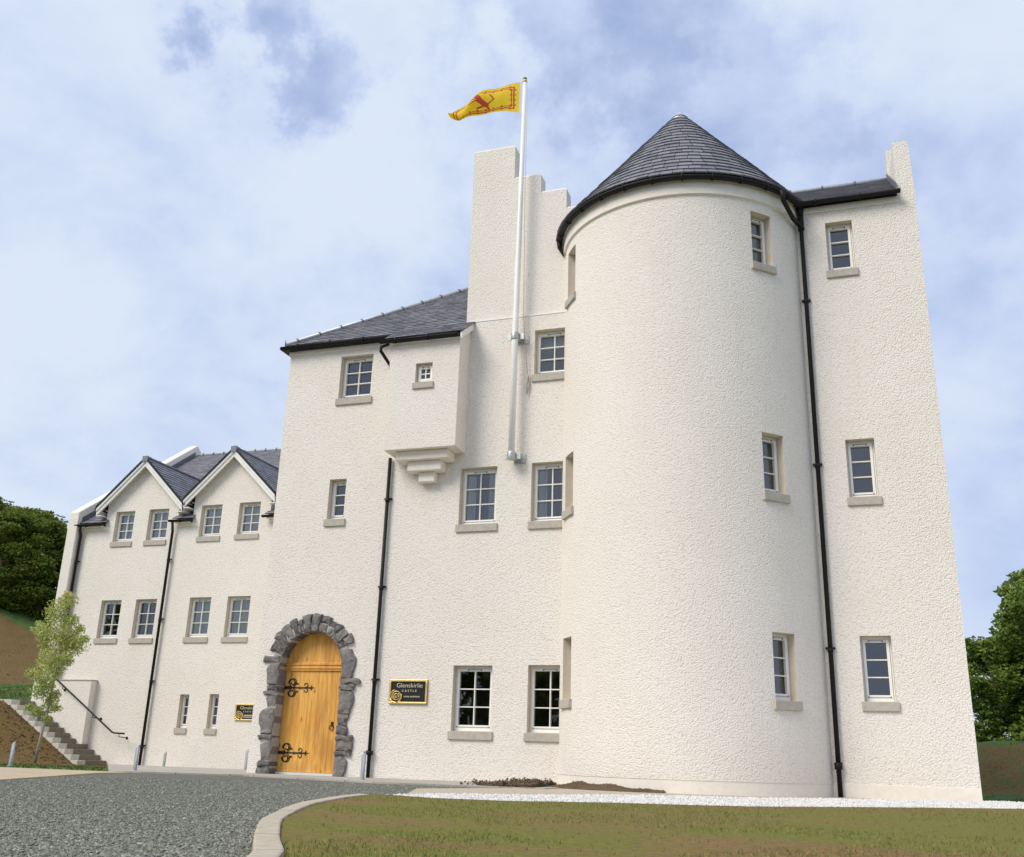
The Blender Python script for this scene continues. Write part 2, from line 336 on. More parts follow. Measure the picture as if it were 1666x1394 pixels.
def window(parent,O,U,N,w,h,cols,rows,depth=.17,sillh=.17,blind=0,sill_over=.05,proj=.045,label=None):
    """O = lower left corner of the opening on the wall face (sill top); U along wall, N outward"""
    O,U,N=Vector(O),Vector(U).normalized(),Vector(N).normalized(); Z=Vector((0,0,1))
    def B(mb,u0,u1,z0,z1,n0,n1,mi=0): mb.obox(O+U*u0+Z*z0+N*n0,U*(u1-u0),N*(n1-n0),Z*(z1-z0),mi)
    m=MB(); b=-depth-.06; e=.002
    fo,fs=.035,.055
    # outer frame (butted)
    B(m,e,fo,e,h-e,b,-depth); B(m,w-fo,w-e,e,h-e,b,-depth); B(m,fo,w-fo,h-fo-.02,h-e,b,-depth); B(m,fo,w-fo,e,fo+.035,b,-depth+.02)
    # sash
    s0,s1,t0,t1=fo,w-fo,fo+.035,h-fo-.02; sp=-depth+.022; sb=b+.005
    B(m,s0+e,s0+fs,t0+e,t1-e,sb,sp); B(m,s1-fs,s1-e,t0+e,t1-e,sb,sp); B(m,s0+fs,s1-fs,t1-fs,t1-e,sb,sp); B(m,s0+fs,s1-fs,t0+e,t0+fs,sb,sp)
    g0,g1,h0,h1=s0+fs,s1-fs,t0+fs,t1-fs; bw=.011; bp=sp-.008
    for i in range(1,cols): x=g0+(g1-g0)*i/cols; B(m,x-bw,x+bw,h0,h1,b+.012,bp)
    for k in range(1,rows):
        z=h0+(h1-h0)*k/rows
        xs=[g0]+[g0+(g1-g0)*i/cols for i in range(1,cols)]+[g1]
        for i in range(cols): B(m,xs[i]+(bw if i else 0),xs[i+1]-(bw if i<cols-1 else 0),z-bw,z+bw,b+.012,bp-.001)
    fr=m.build('window','upvc',parent,bevel=.004,segs=1)
    if label: fr['label']=label
    g=MB()      # each light sits at its own very slight angle in the putty
    for i in range(cols):
        for k in range(rows):
            ua,ub=g0+(g1-g0)*i/cols,g0+(g1-g0)*(i+1)/cols; za,zb=h0+(h1-h0)*k/rows,h0+(h1-h0)*(k+1)/rows
            ta,tb=R.uniform(-.004,.004),R.uniform(-.004,.004)
            g.face([O+U*x+Z*z+N*(b+.017+du*ta+dz*tb) for x,z,du,dz in ((ua,za,-.5,-.5),(ub,za,.5,-.5),(ub,zb,.5,.5),(ua,zb,-.5,.5))])
    g.build('pane','glass',fr)
    # trickle vent and latch plates: dark fittings at top and bottom of the sash
    v=MB(); vw=min(.30,(w-.2)*.75); c=w/2
    for x in (c-vw/2,c+vw/2-.018): B(v,x,x+.018,t1-.045,t1-.017,sp,sp+.012)
    B(v,c-vw/2+.018,c+vw/2-.018,t1-.022,t1-.017,sp,sp+.008)
    v.build('vent','dark_slot',fr)
    if h>.9:
        v=MB(); B(v,s0+.035,s0+.053,t0+.012,t0+.03,sp,sp+.012); B(v,s1-.053,s1-.035,t0+.012,t0+.03,sp,sp+.012); B(v,s0+.053,s1-.053,t0+.012,t0+.016,sp,sp+.006); v.build('latch','dark_slot',fr)
    q=MB(); B(q,-sill_over,w+sill_over,-sillh,-.001,-.05,proj); B(q,e,w-e,-.02,-.0015,-depth-.02,-.05); q.build('sill','sill_stone',fr,bevel=.008)
    if blind:
        c_=MB(); zz=-depth-.11
        if blind==1:   # curtains drawn to the sides with folds
            for (a,bb) in ((.02,w*.34),(w*.68,w-.02)):
                k=14; pr=None
                for j in range(k+1):
                    x=a+(bb-a)*j/k; off=.025*math.sin(j*1.9); p=O+U*x+N*(zz+off)
                    if pr is not None: c_.face([pr+Z*.02,p+Z*.02,p+Z*(h-.02),pr+Z*(h-.02)],0,True)
                    pr=p
        elif blind==2:
            B(c_,.02,w-.02,.03,h-.02,zz-.01,zz)
        c_.build('curtain','curtain',fr)
    # dark room behind the glass
    k=MB(); a=-depth-.075; bb=a-1.3
    c4=[(-.25,-.3),(w+.25,-.3),(w+.25,h+.2),(-.25,h+.2)]
    k.face([O+U*x+Z*z+N*bb for x,z in c4])
    for (x0,z0),(x1,z1) in zip(c4,c4[1:]+c4[:1]): k.face([O+U*x0+Z*z0+N*a,O+U*x1+Z*z1+N*a,O+U*x1+Z*z1+N*bb,O+U*x0+Z*z0+N*bb])
    k.build('room','interior',fr)
    return fr
def clip(poly,sub):   # convex clip of subject by ccw convex polygon
    for (ax,ay),(bx,by) in zip(poly,poly[1:]+poly[:1]):
        o=[]; ins=lambda p:(bx-ax)*(p[1]-ay)-(by-ay)*(p[0]-ax)>=-1e-9
        for i,p in enumerate(sub):
            q=sub[(i+1)%len(sub)]; ip,iq=ins(p),ins(q)
            if ip: o.append(p)
            if ip!=iq:
                d1=(bx-ax)*(p[1]-ay)-(by-ay)*(p[0]-ax); d2=(bx-ax)*(q[1]-ay)-(by-ay)*(q[0]-ax); t=d1/(d1-d2); o.append((p[0]+(q[0]-p[0])*t,p[1]+(q[1]-p[1])*t))
        sub=o
        if len(sub)<3: return []
    return sub
def slates(mb,pts,expo=.17,wid=.27,lift=.02):
    """pts: planar convex 3D polygon, first edge = eave (left to right seen from outside)"""
    P=[Vector(p) for p in pts]; O=P[0]; U=(P[1]-P[0]).normalized(); Nn=(P[1]-P[0]).cross(P[2]-P[0]).normalized(); V=Nn.cross(U)
    poly=[((p-O).dot(U),(p-O).dot(V)) for p in P]
    mb.face([p-Nn*.004 for p in P],1)
    u0,u1=min(p[0] for p in poly),max(p[0] for p in poly); v1=max(p[1] for p in poly); v=min(p[1] for p in poly); row=0
    while v<v1:
        x=u0-R.random()*wid
        while x<u1:
            w=wid*(.82+.36*R.random()); dv=R.uniform(-.008,.008)
            c=clip(poly,[(x+.005,v+dv),(x+w-.005,v+dv),(x+w-.005,v+expo+.012),(x+.005,v+expo+.012)])
            if len(c)>2:
                li=lift*R.uniform(.8,1.35)
                H=lambda q:O+U*q[0]+V*q[1]+Nn*(li*(1-(q[1]-v)/(expo+.012))+.001)
                L=lambda q:O+U*q[0]+V*q[1]-Nn*.002
                ids=[mb.vert(H(q)) for q in c]; mb.idx(ids); lo=[mb.vert(L(q)) for q in c]
                for i in range(len(c)):
                    j=(i+1)%len(c)
                    mb.idx([lo[i],lo[j],ids[j],ids[i]])
            x+=w
        v+=expo*(1-.004*row); row+=1
def gutter(parent,pts,closed=False,r=.065,brk=.9,name='gutter'):
    m=MB(); pts=[Vector(p) for p in pts]; seg=10; rings=[]
    for k,p in enumerate(pts):
        d=(pts[min(k+1,len(pts)-1)]-pts[max(k-1,0)]); d.z=0; d.normalize(); a=Vector((d.y,-d.x,0))
        row=[]
        for j in range(seg+1):
            t=math.pi*j/seg; row.append(m.vert(p+a*math.cos(t)*r-Vector((0,0,1))*math.sin(t)*r))
        for j in range(seg+1):
            t=math.pi*(seg-j)/seg; row.append(m.vert(p+a*math.cos(t)*(r-.012)-Vector((0,0,1))*math.sin(t)*(r-.012)))
        rings.append(row)
    L=2*seg+2
    for k in range(len(rings)-1):
        for j in range(L): m.idx([rings[k][j],rings[k][(j+1)%L],rings[k+1][(j+1)%L],rings[k+1][j]],0,j not in(seg,L-1))
    m.idx(rings[0]); m.idx(rings[-1][::-1])
    # brackets / unions
    acc=0
    for k in range(len(pts)-1):
        seglen=(pts[k+1]-pts[k]).length; d=(pts[k+1]-pts[k]).normalized(); pos=brk/2-acc if acc<brk/2 else brk-(acc-brk/2)
        s_=acc
        t=math.ceil((s_-brk/2)/brk)*brk+brk/2
        while t<s_+seglen:
            c=pts[k]+d*(t-s_); m.tube([c-d*.02-Vector((0,0,.012)),c+d*.02-Vector((0,0,.012))],r+.006,12); m.box((c.x-.012,c.y-.012,c.z-r-.035),(c.x+.012,c.y+.012,c.z-r)); t+=brk
        acc+=seglen
    return m.build(name,'black_iron',parent)
def downpipe(parent,pts,r=.045,step=1.9,name='downpipe',zl=None,wall=(0,1,0)):
    m=MB(); m.tube(pts,r,12); p0,p1=Vector(pts[-2]),Vector(pts[-1]); L=(p1-p0).length; d=(p1-p0).normalized(); t=step*.5
    w=Vector(wall)
    while t<L:
        c=p0+d*t; m.tube([c-d*.04,c+d*.04],r+.009,12); m.obox(c-d*.02-Vector((.09,0,0))+w*.02,(.18,0,0),w*.06,Vector((0,0,.035))); t+=step
    return m.build(name,'black_iron',parent)
def ridge_roll(mb,a,b,r=.055,clip_=.75):
    a,b=Vector(a),Vector(b); mb.tube([a,b],r,10,0); L=(b-a).length; d=(b-a).normalized(); t=clip_*.5
    while t<L: c=a+d*t; mb.tube([c-d*.018,c+d*.018],r+.018,10,1); t+=clip_
# ------------------------------------------------------------ terrain
def sst(x,a,b): t=min(1,max(0,(x-a)/(b-a))); return t*t*(3-2*t)
STX,STZ=-23.08,-.63
def ground_z(x,y):
    z=-.5-.021*max(0,min(y,28)-20)
    g=.72; T0=1.34
    if x<-22.4:
        st=min(T0-.03,max(-.6,STZ+(STX+.05-x)*.60-.05))            # bank beside the steps
        k=sst(y,25.3,26.62)*sst(-x,22.4,23.2); z=z+(max(st,z)-z)*k
        if (x<-25.2 and y>26) or (y>40 and x<-25.2+(y-40)*.9 and x<0):
            kk=sst(-x,25.2-max(0,y-40)*.9,26.3) if y>28.3 else sst(-x,26.45,26.75); t=T0+.12*max(0,min(y,36)-27); t+=sst(y,36,47)*(4.4+.40*max(-8,min(8,-x-46)))*1.0; t+=max(0,min(y,95)-47)*.05
            z=z+(t-z)*kk
        if y>24: g=0.05
        if x<-25.4 and 27<y<36.2: g=1.1
        if y>36: g=.05
        if y>46: g=.8
        if y<24: g=.8
    if x>2.5 and y>27:
        z=z+sst(y,30,35)*sst(x,2.5,3.5)*(1.55+.05*min(12,x-4)+.01*min(40,max(0,y-35))); g=.95 if y<30.8 or y>34.4 else .30
    return z,g
def terrain():
    xs=[-1500,-700,-300,-160]+list(np.arange(-110,-60,3))+list(np.arange(-60,-20,.35))+list(np.arange(-20,2,2))+list(np.arange(2,16,.5))+list(np.arange(16,60,4))+[90,160,300,700,1500]
    ys=[-1500,-700,-300,-150,-80,-40,-20,-10,0,8,14]+list(np.arange(16,52,.35))+list(np.arange(52,90,3))+[110,160,300,700,1500]
    m=MB(); G=[]; nx,ny=len(xs),len(ys)
    for y in ys:
        for x in xs:
            z,g=ground_z(x,y); jit=.09 if (x<-25 and y>34) or (x>3 and y>31) else 0
            m.v.append((x,y,z-.012+R.uniform(-jit,jit))); G.append(g)
    for j in range(ny-1):
        for i in range(nx-1): a=j*nx+i; m.idx([a,a+1,a+nx+1,a+nx],0,True)
    o=m.build('ground','terrain',kind='structure'); at=o.data.attributes.new('grass','FLOAT','POINT'); at.data.foreach_set('value',G)
terrain()
def sheet(name,mat,pts,z,sub=0):
    m=MB(); m.face([(p[0],p[1],z if z is not None else p[2]) for p in pts]); return m.build(name,mat,fixn=False,kind='structure')
# gravel drive
sheet('gravel_drive','gravel',[(-60,-30),(30,-30),(30,14.5),(-2.2,14.6),(-5.0,17.3),(-7.6,17.3),(-8.03,17.1),(-11.85,18.35),(-13.74,17.6),(-13.5,16.3),(-12.35,13.97),(-11.16,11.47),(-13,3),(-60,3)],-.504)
# paving along the walls (slightly raised slabs)
def slab(name,mat,pts,z0,z1):
    m=MB(); n_=len(pts); m.face([(x,y,z1) for x,y in pts])
    for (a,b),(c,d) in zip(pts,pts[1:]+pts[:1]): m.face([(a,b,z0),(c,d,z0),(c,d,z1),(a,b,z1)])
    return m.build(name,mat,fixn=True,kind='structure')
slab('pavement','paving',[(-13.74,17.75),(-11.85,18.5),(-8.03,17.25),(-5.2,17.5),(-5.2,19.99),(-12.74,19.99),(-12.74,23.5),(-19.3,23.5),(-14.5,17.7)],-.56,-.478)
slab('path','tan_paving',[(-16.0,17.72),(-17.2,17.66),(-26,17.2),(-26,9),(-11.36,11.47),(-12.55,13.97),(-13.74,16.42),(-13.94,17.70)],-.56,-.500)
m=MB(); m.face([(-12.74,23.52,-.49),(-19.3,23.52,-.49),(-23.0,28.0,-.645),(-12.74,28.0,-.645)][::-1])
m.build('paved_area','paving',kind='structure')
sheet('concrete_apron','kerb_stone',[(-5.75,12.9),(-2.2,14.4),(-.3,15.6),(2.0,18.3),(2.0,19.98),(-5.4,19.98),(-5.4,18.4),(-6.6,15.2)],-.492)
# ------------------------------------------------------------ lawn, kerb, white gravel
LZ=-.425; kf=LZ/-.5
lawn_back=[(-6.18,12.67),(-5.6,12.62),(-5.19,12.39),(-4.18,12.55),(-3.05,13.43),(-2.3,13.71),(-1.42,14.18),(-.29,15.44),(.8,16.62),(2.34,18.08),(6,21),(12,24)]
lawn_back=[(x*kf,y*kf) for x,y in lawn_back]
kerb_out=[(-2.72,4.2),(-2.87,4.66),(-3.42,5.5),(-3.97,6.43),(-4.45,7.25),(-4.84,8.14),(-5.35,9.3),(-5.78,10.61),(-6.05,11.7),(-6.24,12.75)]
kerb_out=[(x*kf,y*kf) for x,y in [(-1.6,2.6),(-2.2,3.5)]+kerb_out]
def smooth_poly(p,it=2):
    for _ in range(it):
        q=[p[0]]
        for a,b in zip(p,p[1:]): q+=[(a[0]*.75+b[0]*.25,a[1]*.75+b[1]*.25),(a[0]*.25+b[0]*.75,a[1]*.25+b[1]*.75)]
        q.append(p[-1]); p=q
    return p
ko=smooth_poly(kerb_out)
def offset(p,d):
    o=[]
    for i,a in enumerate(p):
        t=Vector(p[min(i+1,len(p)-1)])-Vector(p[max(i-1,0)]); t.normalize(); o.append((a[0]+t.y*d,a[1]-t.x*d))
    return o
ki=offset(ko,.135)
# resample kerb to stones ~.42 m
def resample(p,q,step,gap):
    L=[0]
    for a,b in zip(p,p[1:]): L.append(L[-1]+math.hypot(b[0]-a[0],b[1]-a[1]))
    def at(P,s):
        for i in range(len(L)-1):
            if L[i+1]>=s: t=(s-L[i])/(L[i+1]-L[i]); return (P[i][0]+(P[i+1][0]-P[i][0])*t,P[i][1]+(P[i+1][1]-P[i][1])*t)
        return P[-1]
    s=0; o=[]
    while s+step<L[-1]: o.append((at(p,s+gap),at(p,s+step-gap),at(q,s+step-gap),at(q,s+gap))); s+=step
    return o
m=MB(); mk=MB()
for a,b,c,d in resample(ko,ki,.46,.010):
    t=LZ+.01+R.uniform(-.004,.004); ch=.025
    m.hexa([(a[0],a[1],-.6),(b[0],b[1],-.6),(c[0],c[1],-.6),(d[0],d[1],-.6),(a[0],a[1],t),(b[0],b[1],t),(c[0],c[1],t),(d[0],d[1],t)])
m.build('kerb','kerb_stone',bevel=.012,kind='structure',fixn=True)
for i in range(len(ko)-1):
    mk.face([(ko[i][0]*.998+.002,ko[i][1],LZ+.003),(ko[i+1][0],ko[i+1][1],LZ+.003),(ki[i+1][0],ki[i+1][1],LZ+.003),(ki[i][0],ki[i][1],LZ+.003)])
mk.build('kerb_bedding','soil',kind='structure')
lawn_poly=ki+lawn_back[1:]+[(12,2.6),(0,1.5)]
def tri_sheet(name,mat,poly,zf,step=None,inset=0,**pr):
    bm=bmesh.new(); vs=[bm.verts.new((x,y,0)) for x,y in poly]; bm.faces.new(vs); bmesh.ops.triangulate(bm,faces=bm.faces[:])
    if step: bmesh.ops.subdivide_edges(bm,edges=bm.edges[:],cuts=step,use_grid_fill=True)
    for v in bm.verts: v.co.z=zf(v.co.x,v.co.y)
    bmesh.ops.recalc_face_normals(bm,faces=bm.faces)
    me=bpy.data.meshes.new(name); bm.to_mesh(me); bm.free(); me.materials.append(M[mat])
    return link(name,me,**pr)
tri_sheet('lawn','turf',lawn_poly,lambda x,y:LZ-.005,kind='structure')
def inpoly(x,y,P):
    c=False; j=len(P)-1
    for i in range(len(P)):
        if (P[i][1]>y)!=(P[j][1]>y) and x<(P[j][0]-P[i][0])*(y-P[i][1])/(P[j][1]-P[i][1])+P[i][0]: c=not c
        j=i
    return c
def smooth_noise(x,y,s,seed=0):
    def h(i,j): return (math.sin(i*127.1+j*311.7+seed*74.7)*43758.5453)%1
    x/=s;y/=s;i,j=math.floor(x),math.floor(y);u_,v_=x-i,y-j;u_=u_*u_*(3-2*u_);v_=v_*v_*(3-2*v_)
    return (h(i,j)*(1-u_)+h(i+1,j)*u_)*(1-v_)+(h(i,j+1)*(1-u_)+h(i+1,j+1)*u_)*v_
def blades():
    m=MB(); cnt=0
    while cnt<26000:
        d=3.8+15*R.random()**1.5; az=R.uniform(-.55,.28); x,y=d*math.sin(az),d*math.cos(az)
        if not inpoly(x,y,lawn_poly): continue
        if smooth_noise(x,y,1.1,3)*.65+smooth_noise(x,y,.4,5)*.35<.47: 
            if R.random()<.9: continue
        cnt+=1; h=R.uniform(.006,.018); a=R.uniform(0,6.28); w=R.uniform(.0012,.0026)*(1+d*.06); dx,dy=math.cos(a)*w,math.sin(a)*w; lx,ly=R.uniform(-.015,.015),R.uniform(-.015,.015)
        m.face([(x-dx,y-dy,LZ-.006),(x+dx,y+dy,LZ-.006),(x+lx,y+ly,LZ+h)])
    m.build('grass','grass_blade',kind='stuff',label='short sparse grass blades growing through brown soil of the front lawn',category='grass')
blades()
OCT=[(1,0,0),(0,1,0),(-1,0,0),(0,-1,0),(0,0,1),(0,0,-1)]; OF=[(0,1,4),(1,2,4),(2,3,4),(3,0,4),(1,0,5),(2,1,5),(3,2,5),(0,3,5)]
def pebbles(name,mat,N,sampler,zf,s0,s1,**pr):
    rs=np.random.RandomState(5); V=[];Fc=[]
    base=np.array(OCT,float); 
    P=sampler(N,rs); N=len(P); sz=rs.uniform(s0,s1,N)
    v=base[None]*(1+rs.uniform(-.3,.3,(N,6,3)))+rs.uniform(-.25,.25,(N,6,3)); v*=np.stack([sz,sz*rs.uniform(.6,1,N),sz*rs.uniform(.4,.75,N)],1)[:,None,:]
    a=rs.uniform(0,6.28,N); c,s=np.cos(a)[:,None],np.sin(a)[:,None]; x=v[...,0]*c-v[...,1]*s; y=v[...,0]*s+v[...,1]*c
    z=v[...,2]; tx=rs.uniform(-.5,.5,N)[:,None]; z=z+x*tx
    v=np.stack([x+P[:,0:1],y+P[:,1:2],z+P[:,2:3]+sz[:,None]*.15],-1).reshape(-1,3)
    f=(np.array(OF)[None]+6*np.arange(N)[:,None,None]).reshape(-1,3)
    me=bpy.data.meshes.new(name); me.from_pydata(v.tolist(),[],f.tolist()); me.materials.append(M[mat]); me.update()
    return link(name,me,**pr)
drive_poly=[(-11.3,11.4),(-12.4,14),(-13.6,16.4),(-13.7,17.55),(-11.85,18.3),(-8.03,17.05),(-5.6,15.6),(-5.8,12.9)]+[(x-.02,y) for x,y in ko[::-1]]+[(-1.5,2),(-4,2),(-6,4)]
drive_poly=[(-11.3,11.4),(-12.4,14),(-13.6,16.4),(-13.7,17.55),(-11.85,18.3),(-8.03,17.05),(-5.3,17.2),(-5.6,13.2)]+[(x-.02,y) for x,y in ko[::-1]]+[(-1.5,2),(-5,2)]
def samp_drive(N,rs):
    o=[]
    while len(o)<N:
        d=3.7+15*rs.rand()**1.7; az=rs.uniform(-.83,-.2); x,y=d*math.sin(az),d*math.cos(az)
        if inpoly(x,y,drive_poly): o.append((x,y,-.504))
    return np.array(o)
pebbles('gravel','pebble',60000,samp_drive,None,.006,.016,kind='stuff',label='loose grey green gravel covering the drive in front of the wing',category='gravel')
def samp_bank(N,rs):
    o=[]
    while len(o)<N:
        if rs.rand()<.55: x=-19-rs.rand()*12; y=23.6+rs.rand()*3.0; 
        elif rs.rand()<.5: x=-30-rs.rand()*22; y=35+rs.rand()*13
        else: x=3+rs.rand()*6; y=30+rs.rand()*5
        z,g=ground_z(x,y)
        if g<.3 and not(-23.2<x and y>26.5): o.append((x,y,z-.01))
    return np.array(o)
pebbles('loose_earth','soil',4500,samp_bank,None,.012,.042,kind='stuff',label='clods of loose brown earth lying on the unplanted banks',category='earth')
def bank_grass():
    m=MB(); cnt=0
    while cnt<30000:
        q=R.random()
        if q<.35: x,y=-25.6-R.random()*14,26.2+R.random()*10.5
        elif q<.6: x,y=-14.6-R.random()*13,17.7+R.random()*7.2
        elif q<.8: x,y=-30-R.random()*26,44+R.random()*7
        else: x,y=2.6+R.random()*7,24+R.random()*12
        z,g=ground_z(x,y)
        if x>-.82*y-.1 and x<0: continue
        if g<.5 and R.random()<.93: continue
        if smooth_noise(x,y,.8,2)<.3: continue
        cnt+=1; h=R.uniform(.03,.09)*(.45 if y<26.2 and x<0 else 1); a=R.uniform(0,6.28); w=R.uniform(.01,.02); dx,dy=math.cos(a)*w,math.sin(a)*w
        m.face([(x-dx,y-dy,z-.02),(x+dx,y+dy,z-.02),(x+R.uniform(-.04,.04),y+R.uniform(-.04,.04),z+h)])
    m.build('bank_grass','bank_blade',kind='stuff',label='short green grass tufts on the banks and verge beside the path',category='grass')
bank_grass()
# white gravel band behind the lawn
back=[(-6.55,13.35),(-5.3,13.9),(-4.6,14.3),(-3.2,15.3),(-2.2,15.9)]
wg=[(x,y) for x,y in [(p[0]/kf*.985,p[1]/kf*.985) for p in lawn_back]]
wg_poly=[(p[0]*kf*1.002,p[1]*kf*1.002) for p in [(q[0]/kf,q[1]/kf) for q in lawn_back]]
bk=[(-5.45,11.6),(-5.35,12.4),(-5.15,12.9),(-4.7,13.2),(-4.1,14.0),(-3.6,15.0),(-3.1,15.7),(-2.4,16.1),(-1.6,16.6),(-.6,17.6),(.5,18.9),(1.95,19.98),(2.2,20.6),(7,23.4),(12,25.6)]
wpoly=wg_poly+bk[::-1]
tri_sheet('white_gravel_strip','white_gravel',wpoly,lambda x,y:-.475 if y>12.9 else -.468,kind='structure')
def samp_w(N,rs):
    o=[]
    while len(o)<N:
        y=10+rs.rand()*10.5; x=-6+rs.rand()*9
        if inpoly(x,y,wpoly): o.append((x,y,-.47))
    return np.array(o)
M['white_pebble']=M['white_gravel']
pebbles('white_gravel','white_gravel',14000,samp_w,None,.012,.028,kind='stuff',label='bright white gravel edging between the lawn and the tower foot',category='gravel')
# heap of loose soil at the tower foot
def samp_soil(N,rs):
    o=[]
    while len(o)<N:
        t=rs.rand(); k=rs.rand()
        # from left tail to right tail, hugging the tower
        ang=math.radians(-64+60*t); base=Vector((-3.06+math.sin(ang)*2.72,20.9-math.cos(ang)*2.72))
        if t<.25: base=Vector((-5.5-1.4*(1-t/.25)*rs.rand(),19.3-1.7*rs.rand()))
        wdt=.58*(1-abs(t-.35)*.9)
        p=base+Vector((math.sin(ang),-math.cos(ang)))*k*wdt if t>=.25 else base
        h=.13*(1-k)*(1-abs(t-.25)*1.1)*(.4+1.2*smooth_noise(p.x,p.y,.35,9))
        o.append((p.x,p.y,-.495+max(0,h)*(.7+.3*rs.rand())))
    return np.array(o)
pebbles('soil_heap','soil',13000,samp_soil,None,.012,.038,label='crumbly brown soil heaped against the foot of the round tower',category='soil')
# ------------------------------------------------------------ castle
castle=thing('castle','tall cream harled castle building with round slate capped tower and arched wooden door','building',(-5.5,22,-.5))
FY=20.0; GB=-.56
TC=(-3.08,20.90); TR=2.74
S=.18
wins=[ # x0,x1,z0(sill top),z1,cols,rows,blind
 (-11.32,-10.46,8.09,9.19,2,3,0),(-11.34,-10.90,5.12,6.08,1,3,0),(-6.38,-5.52,8.24,9.34,2,3,0),
 (-8.05,-7.18,4.85,6.15,2,3,1),(-6.38,-5.51,4.85,6.17,2,3,1),(-8.00,-7.13,.50,1.82,2,3,0),(-6.35,-5.48,.50,1.83,2,3,0),
 (.11,.65,9.98,11.13,1,3,0),(.17,.71,5.04,6.23,1,3,0),(.15,.70,1.18,2.37,1,3,0)]
DX0,DX1,DZT=-12.17,-10.62,2.60; DCX,DR,DSP=-11.395,.775,1.79
mb=MB()
xs=cuts(-12.75,1.955,[w[0] for w in wins]+[w[1] for w in wins]+[-8.1,DX0-.12,DX1+.12,1.6,-5.3,-.8])
zs=cuts(GB,11.55,[w[2] for w in wins]+[w[3] for w in wins]+[9.55,9.74,DZT+.02])
def keep(x,z):
    if x<-8.1 and z>9.55: return False
    if -8.1<x<-5.3 and z>9.74: return False
    if -5.3<x<-.8: return False
    if DX0-.12<x<DX1+.12 and z<DZT+.02: return False
    return not any(w[0]<x<w[1] and w[2]<z<w[3] for w in wins)
grid_wall(mb,xs,zs,keep,lambda x,z:(x,FY,z))
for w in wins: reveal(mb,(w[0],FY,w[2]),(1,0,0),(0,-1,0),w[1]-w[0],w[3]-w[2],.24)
# side and back walls, ledge behind the gable set-back
mb.face([(-12.75,30,GB),(-12.75,FY,GB),(-12.75,FY,9.55),(-12.75,30,9.55)])
mb.face([(1.955,FY,GB),(1.955,24.8,GB),(1.955,24.8,11.55),(1.955,FY,11.55)])
mb.face([(1.955,24.8,GB),(-4,24.8,GB),(-4,24.8,11.55),(1.955,24.8,11.55)]); mb.face([(-4,30,GB),(-12.75,30,GB),(-12.75,30,9.55),(-4,30,9.55)]); mb.face([(-4,24.8,GB),(-4,30,GB),(-4,30,9.6),(-4,24.8,9.6)])
mb.face([(-4,25.4,9.6),(-4,30,9.6),(-4,30,13),(-4,25.4,13)])
angs=sorted({180-7.5*i for i in range(25)}|{math.degrees(math.atan2(DZT+.02-DSP,DX1+.12-DCX)),math.degrees(math.atan2(DZT+.02-DSP,DX0-.12-DCX))},reverse=True)
for ta,tb in zip(angs,angs[1:]):
    A=[]
    for t in (ta,tb):
        t=math.radians(t); cx,sx=math.cos(t),math.sin(t); r_=DR+.12
        kx=1e9 if abs(cx)<1e-6 else ((DCX-(DX0-.12)) if cx<0 else ((DX1+.12)-DCX))/abs(cx); kz=1e9 if sx<1e-6 else (DZT+.02-DSP)/sx; k=max(min(kx,kz),r_)
        A.append(((DCX+cx*r_,FY,DSP+sx*r_),(DCX+cx*k,FY,DSP+sx*k)))
    mb.face([A[0][0],A[1][0],A[1][1],A[0][1]])
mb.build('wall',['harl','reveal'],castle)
for w in wins: window(castle,(w[0],FY,w[2]),(1,0,0),(0,-1,0),w[1]-w[0],w[3]-w[2],w[4],w[5],blind=w[6])
# crow-stepped gable
g=MB(); y0,y1=FY+.045,FY+.42
steps=[(-8.1,-7.02,14.46),(-7.02,-6.335,13.54),(-6.335,-5.685,13.03),(-5.685,-5.05,12.50),(-5.05,-4.4,12.0)]
for a,b,zt in steps:
    zb=9.742
    g.hexa([(a,y0,zb),(b,y0,zb),(b,y1,zb),(a,y1,zb),(a,y0,zt-.05),(b,y0,zt-.05),(b,y1,zt-.05),(a,y1,zt-.05)])
    g.hexa([(a,y0,zt-.05),(b-.001,y0,zt-.05),(b-.001,y1,zt-.05),(a,y1,zt-.05),(a+.04,y0+.03,zt),(b-.05,y0+.03,zt),(b-.05,y1-.03,zt),(a+.04,y1-.03,zt)])
g.face([(-8.1,FY,9.74),(-5.3,FY,9.74),(-5.3,y0,9.75),(-8.1,y0,9.75)])
g.build('crow_stepped_gable','harl',castle)
q=MB(); q.obox((-8.0,FY-.012,9.715),(2.75,0,0),(0,.06,0),(0,0,.03)); q.build('string_course','white_board',castle)
# body and roof behind the gable, in line with its steps
b=MB(); b.box((-8.08,y1,9.0),(-7.6,25.2,13.4)); b.box((-7.6,y1+.001,9.0),(-4.6,25.2,11.7)); b.build('gable_body','harl',castle)
s_=MB(); slates(s_,[(-4.5,y1,11.65),(-4.5,25.2,11.65),(-7.95,25.2,13.95),(-7.95,y1,13.95)]); s_.build('gable_roof',['slate','forged_iron'],castle)
# east block crow-stepped end gable
g=MB()
for a,b_,zt in ((FY,20.72,12.88),(20.72,22.0,13.0),(22.0,22.7,13.98),(22.7,23.8,13.2),(23.8,24.8,12.5)):
    g.hexa([(1.6,a,11.55),(1.955,a,11.55),(1.955,b_,11.55),(1.6,b_,11.55),(1.61,a+.01,zt),(1.92,a+.01,zt),(1.92,b_-.01,zt),(1.61,b_-.01,zt)])
g.build('end_gable','harl',castle)
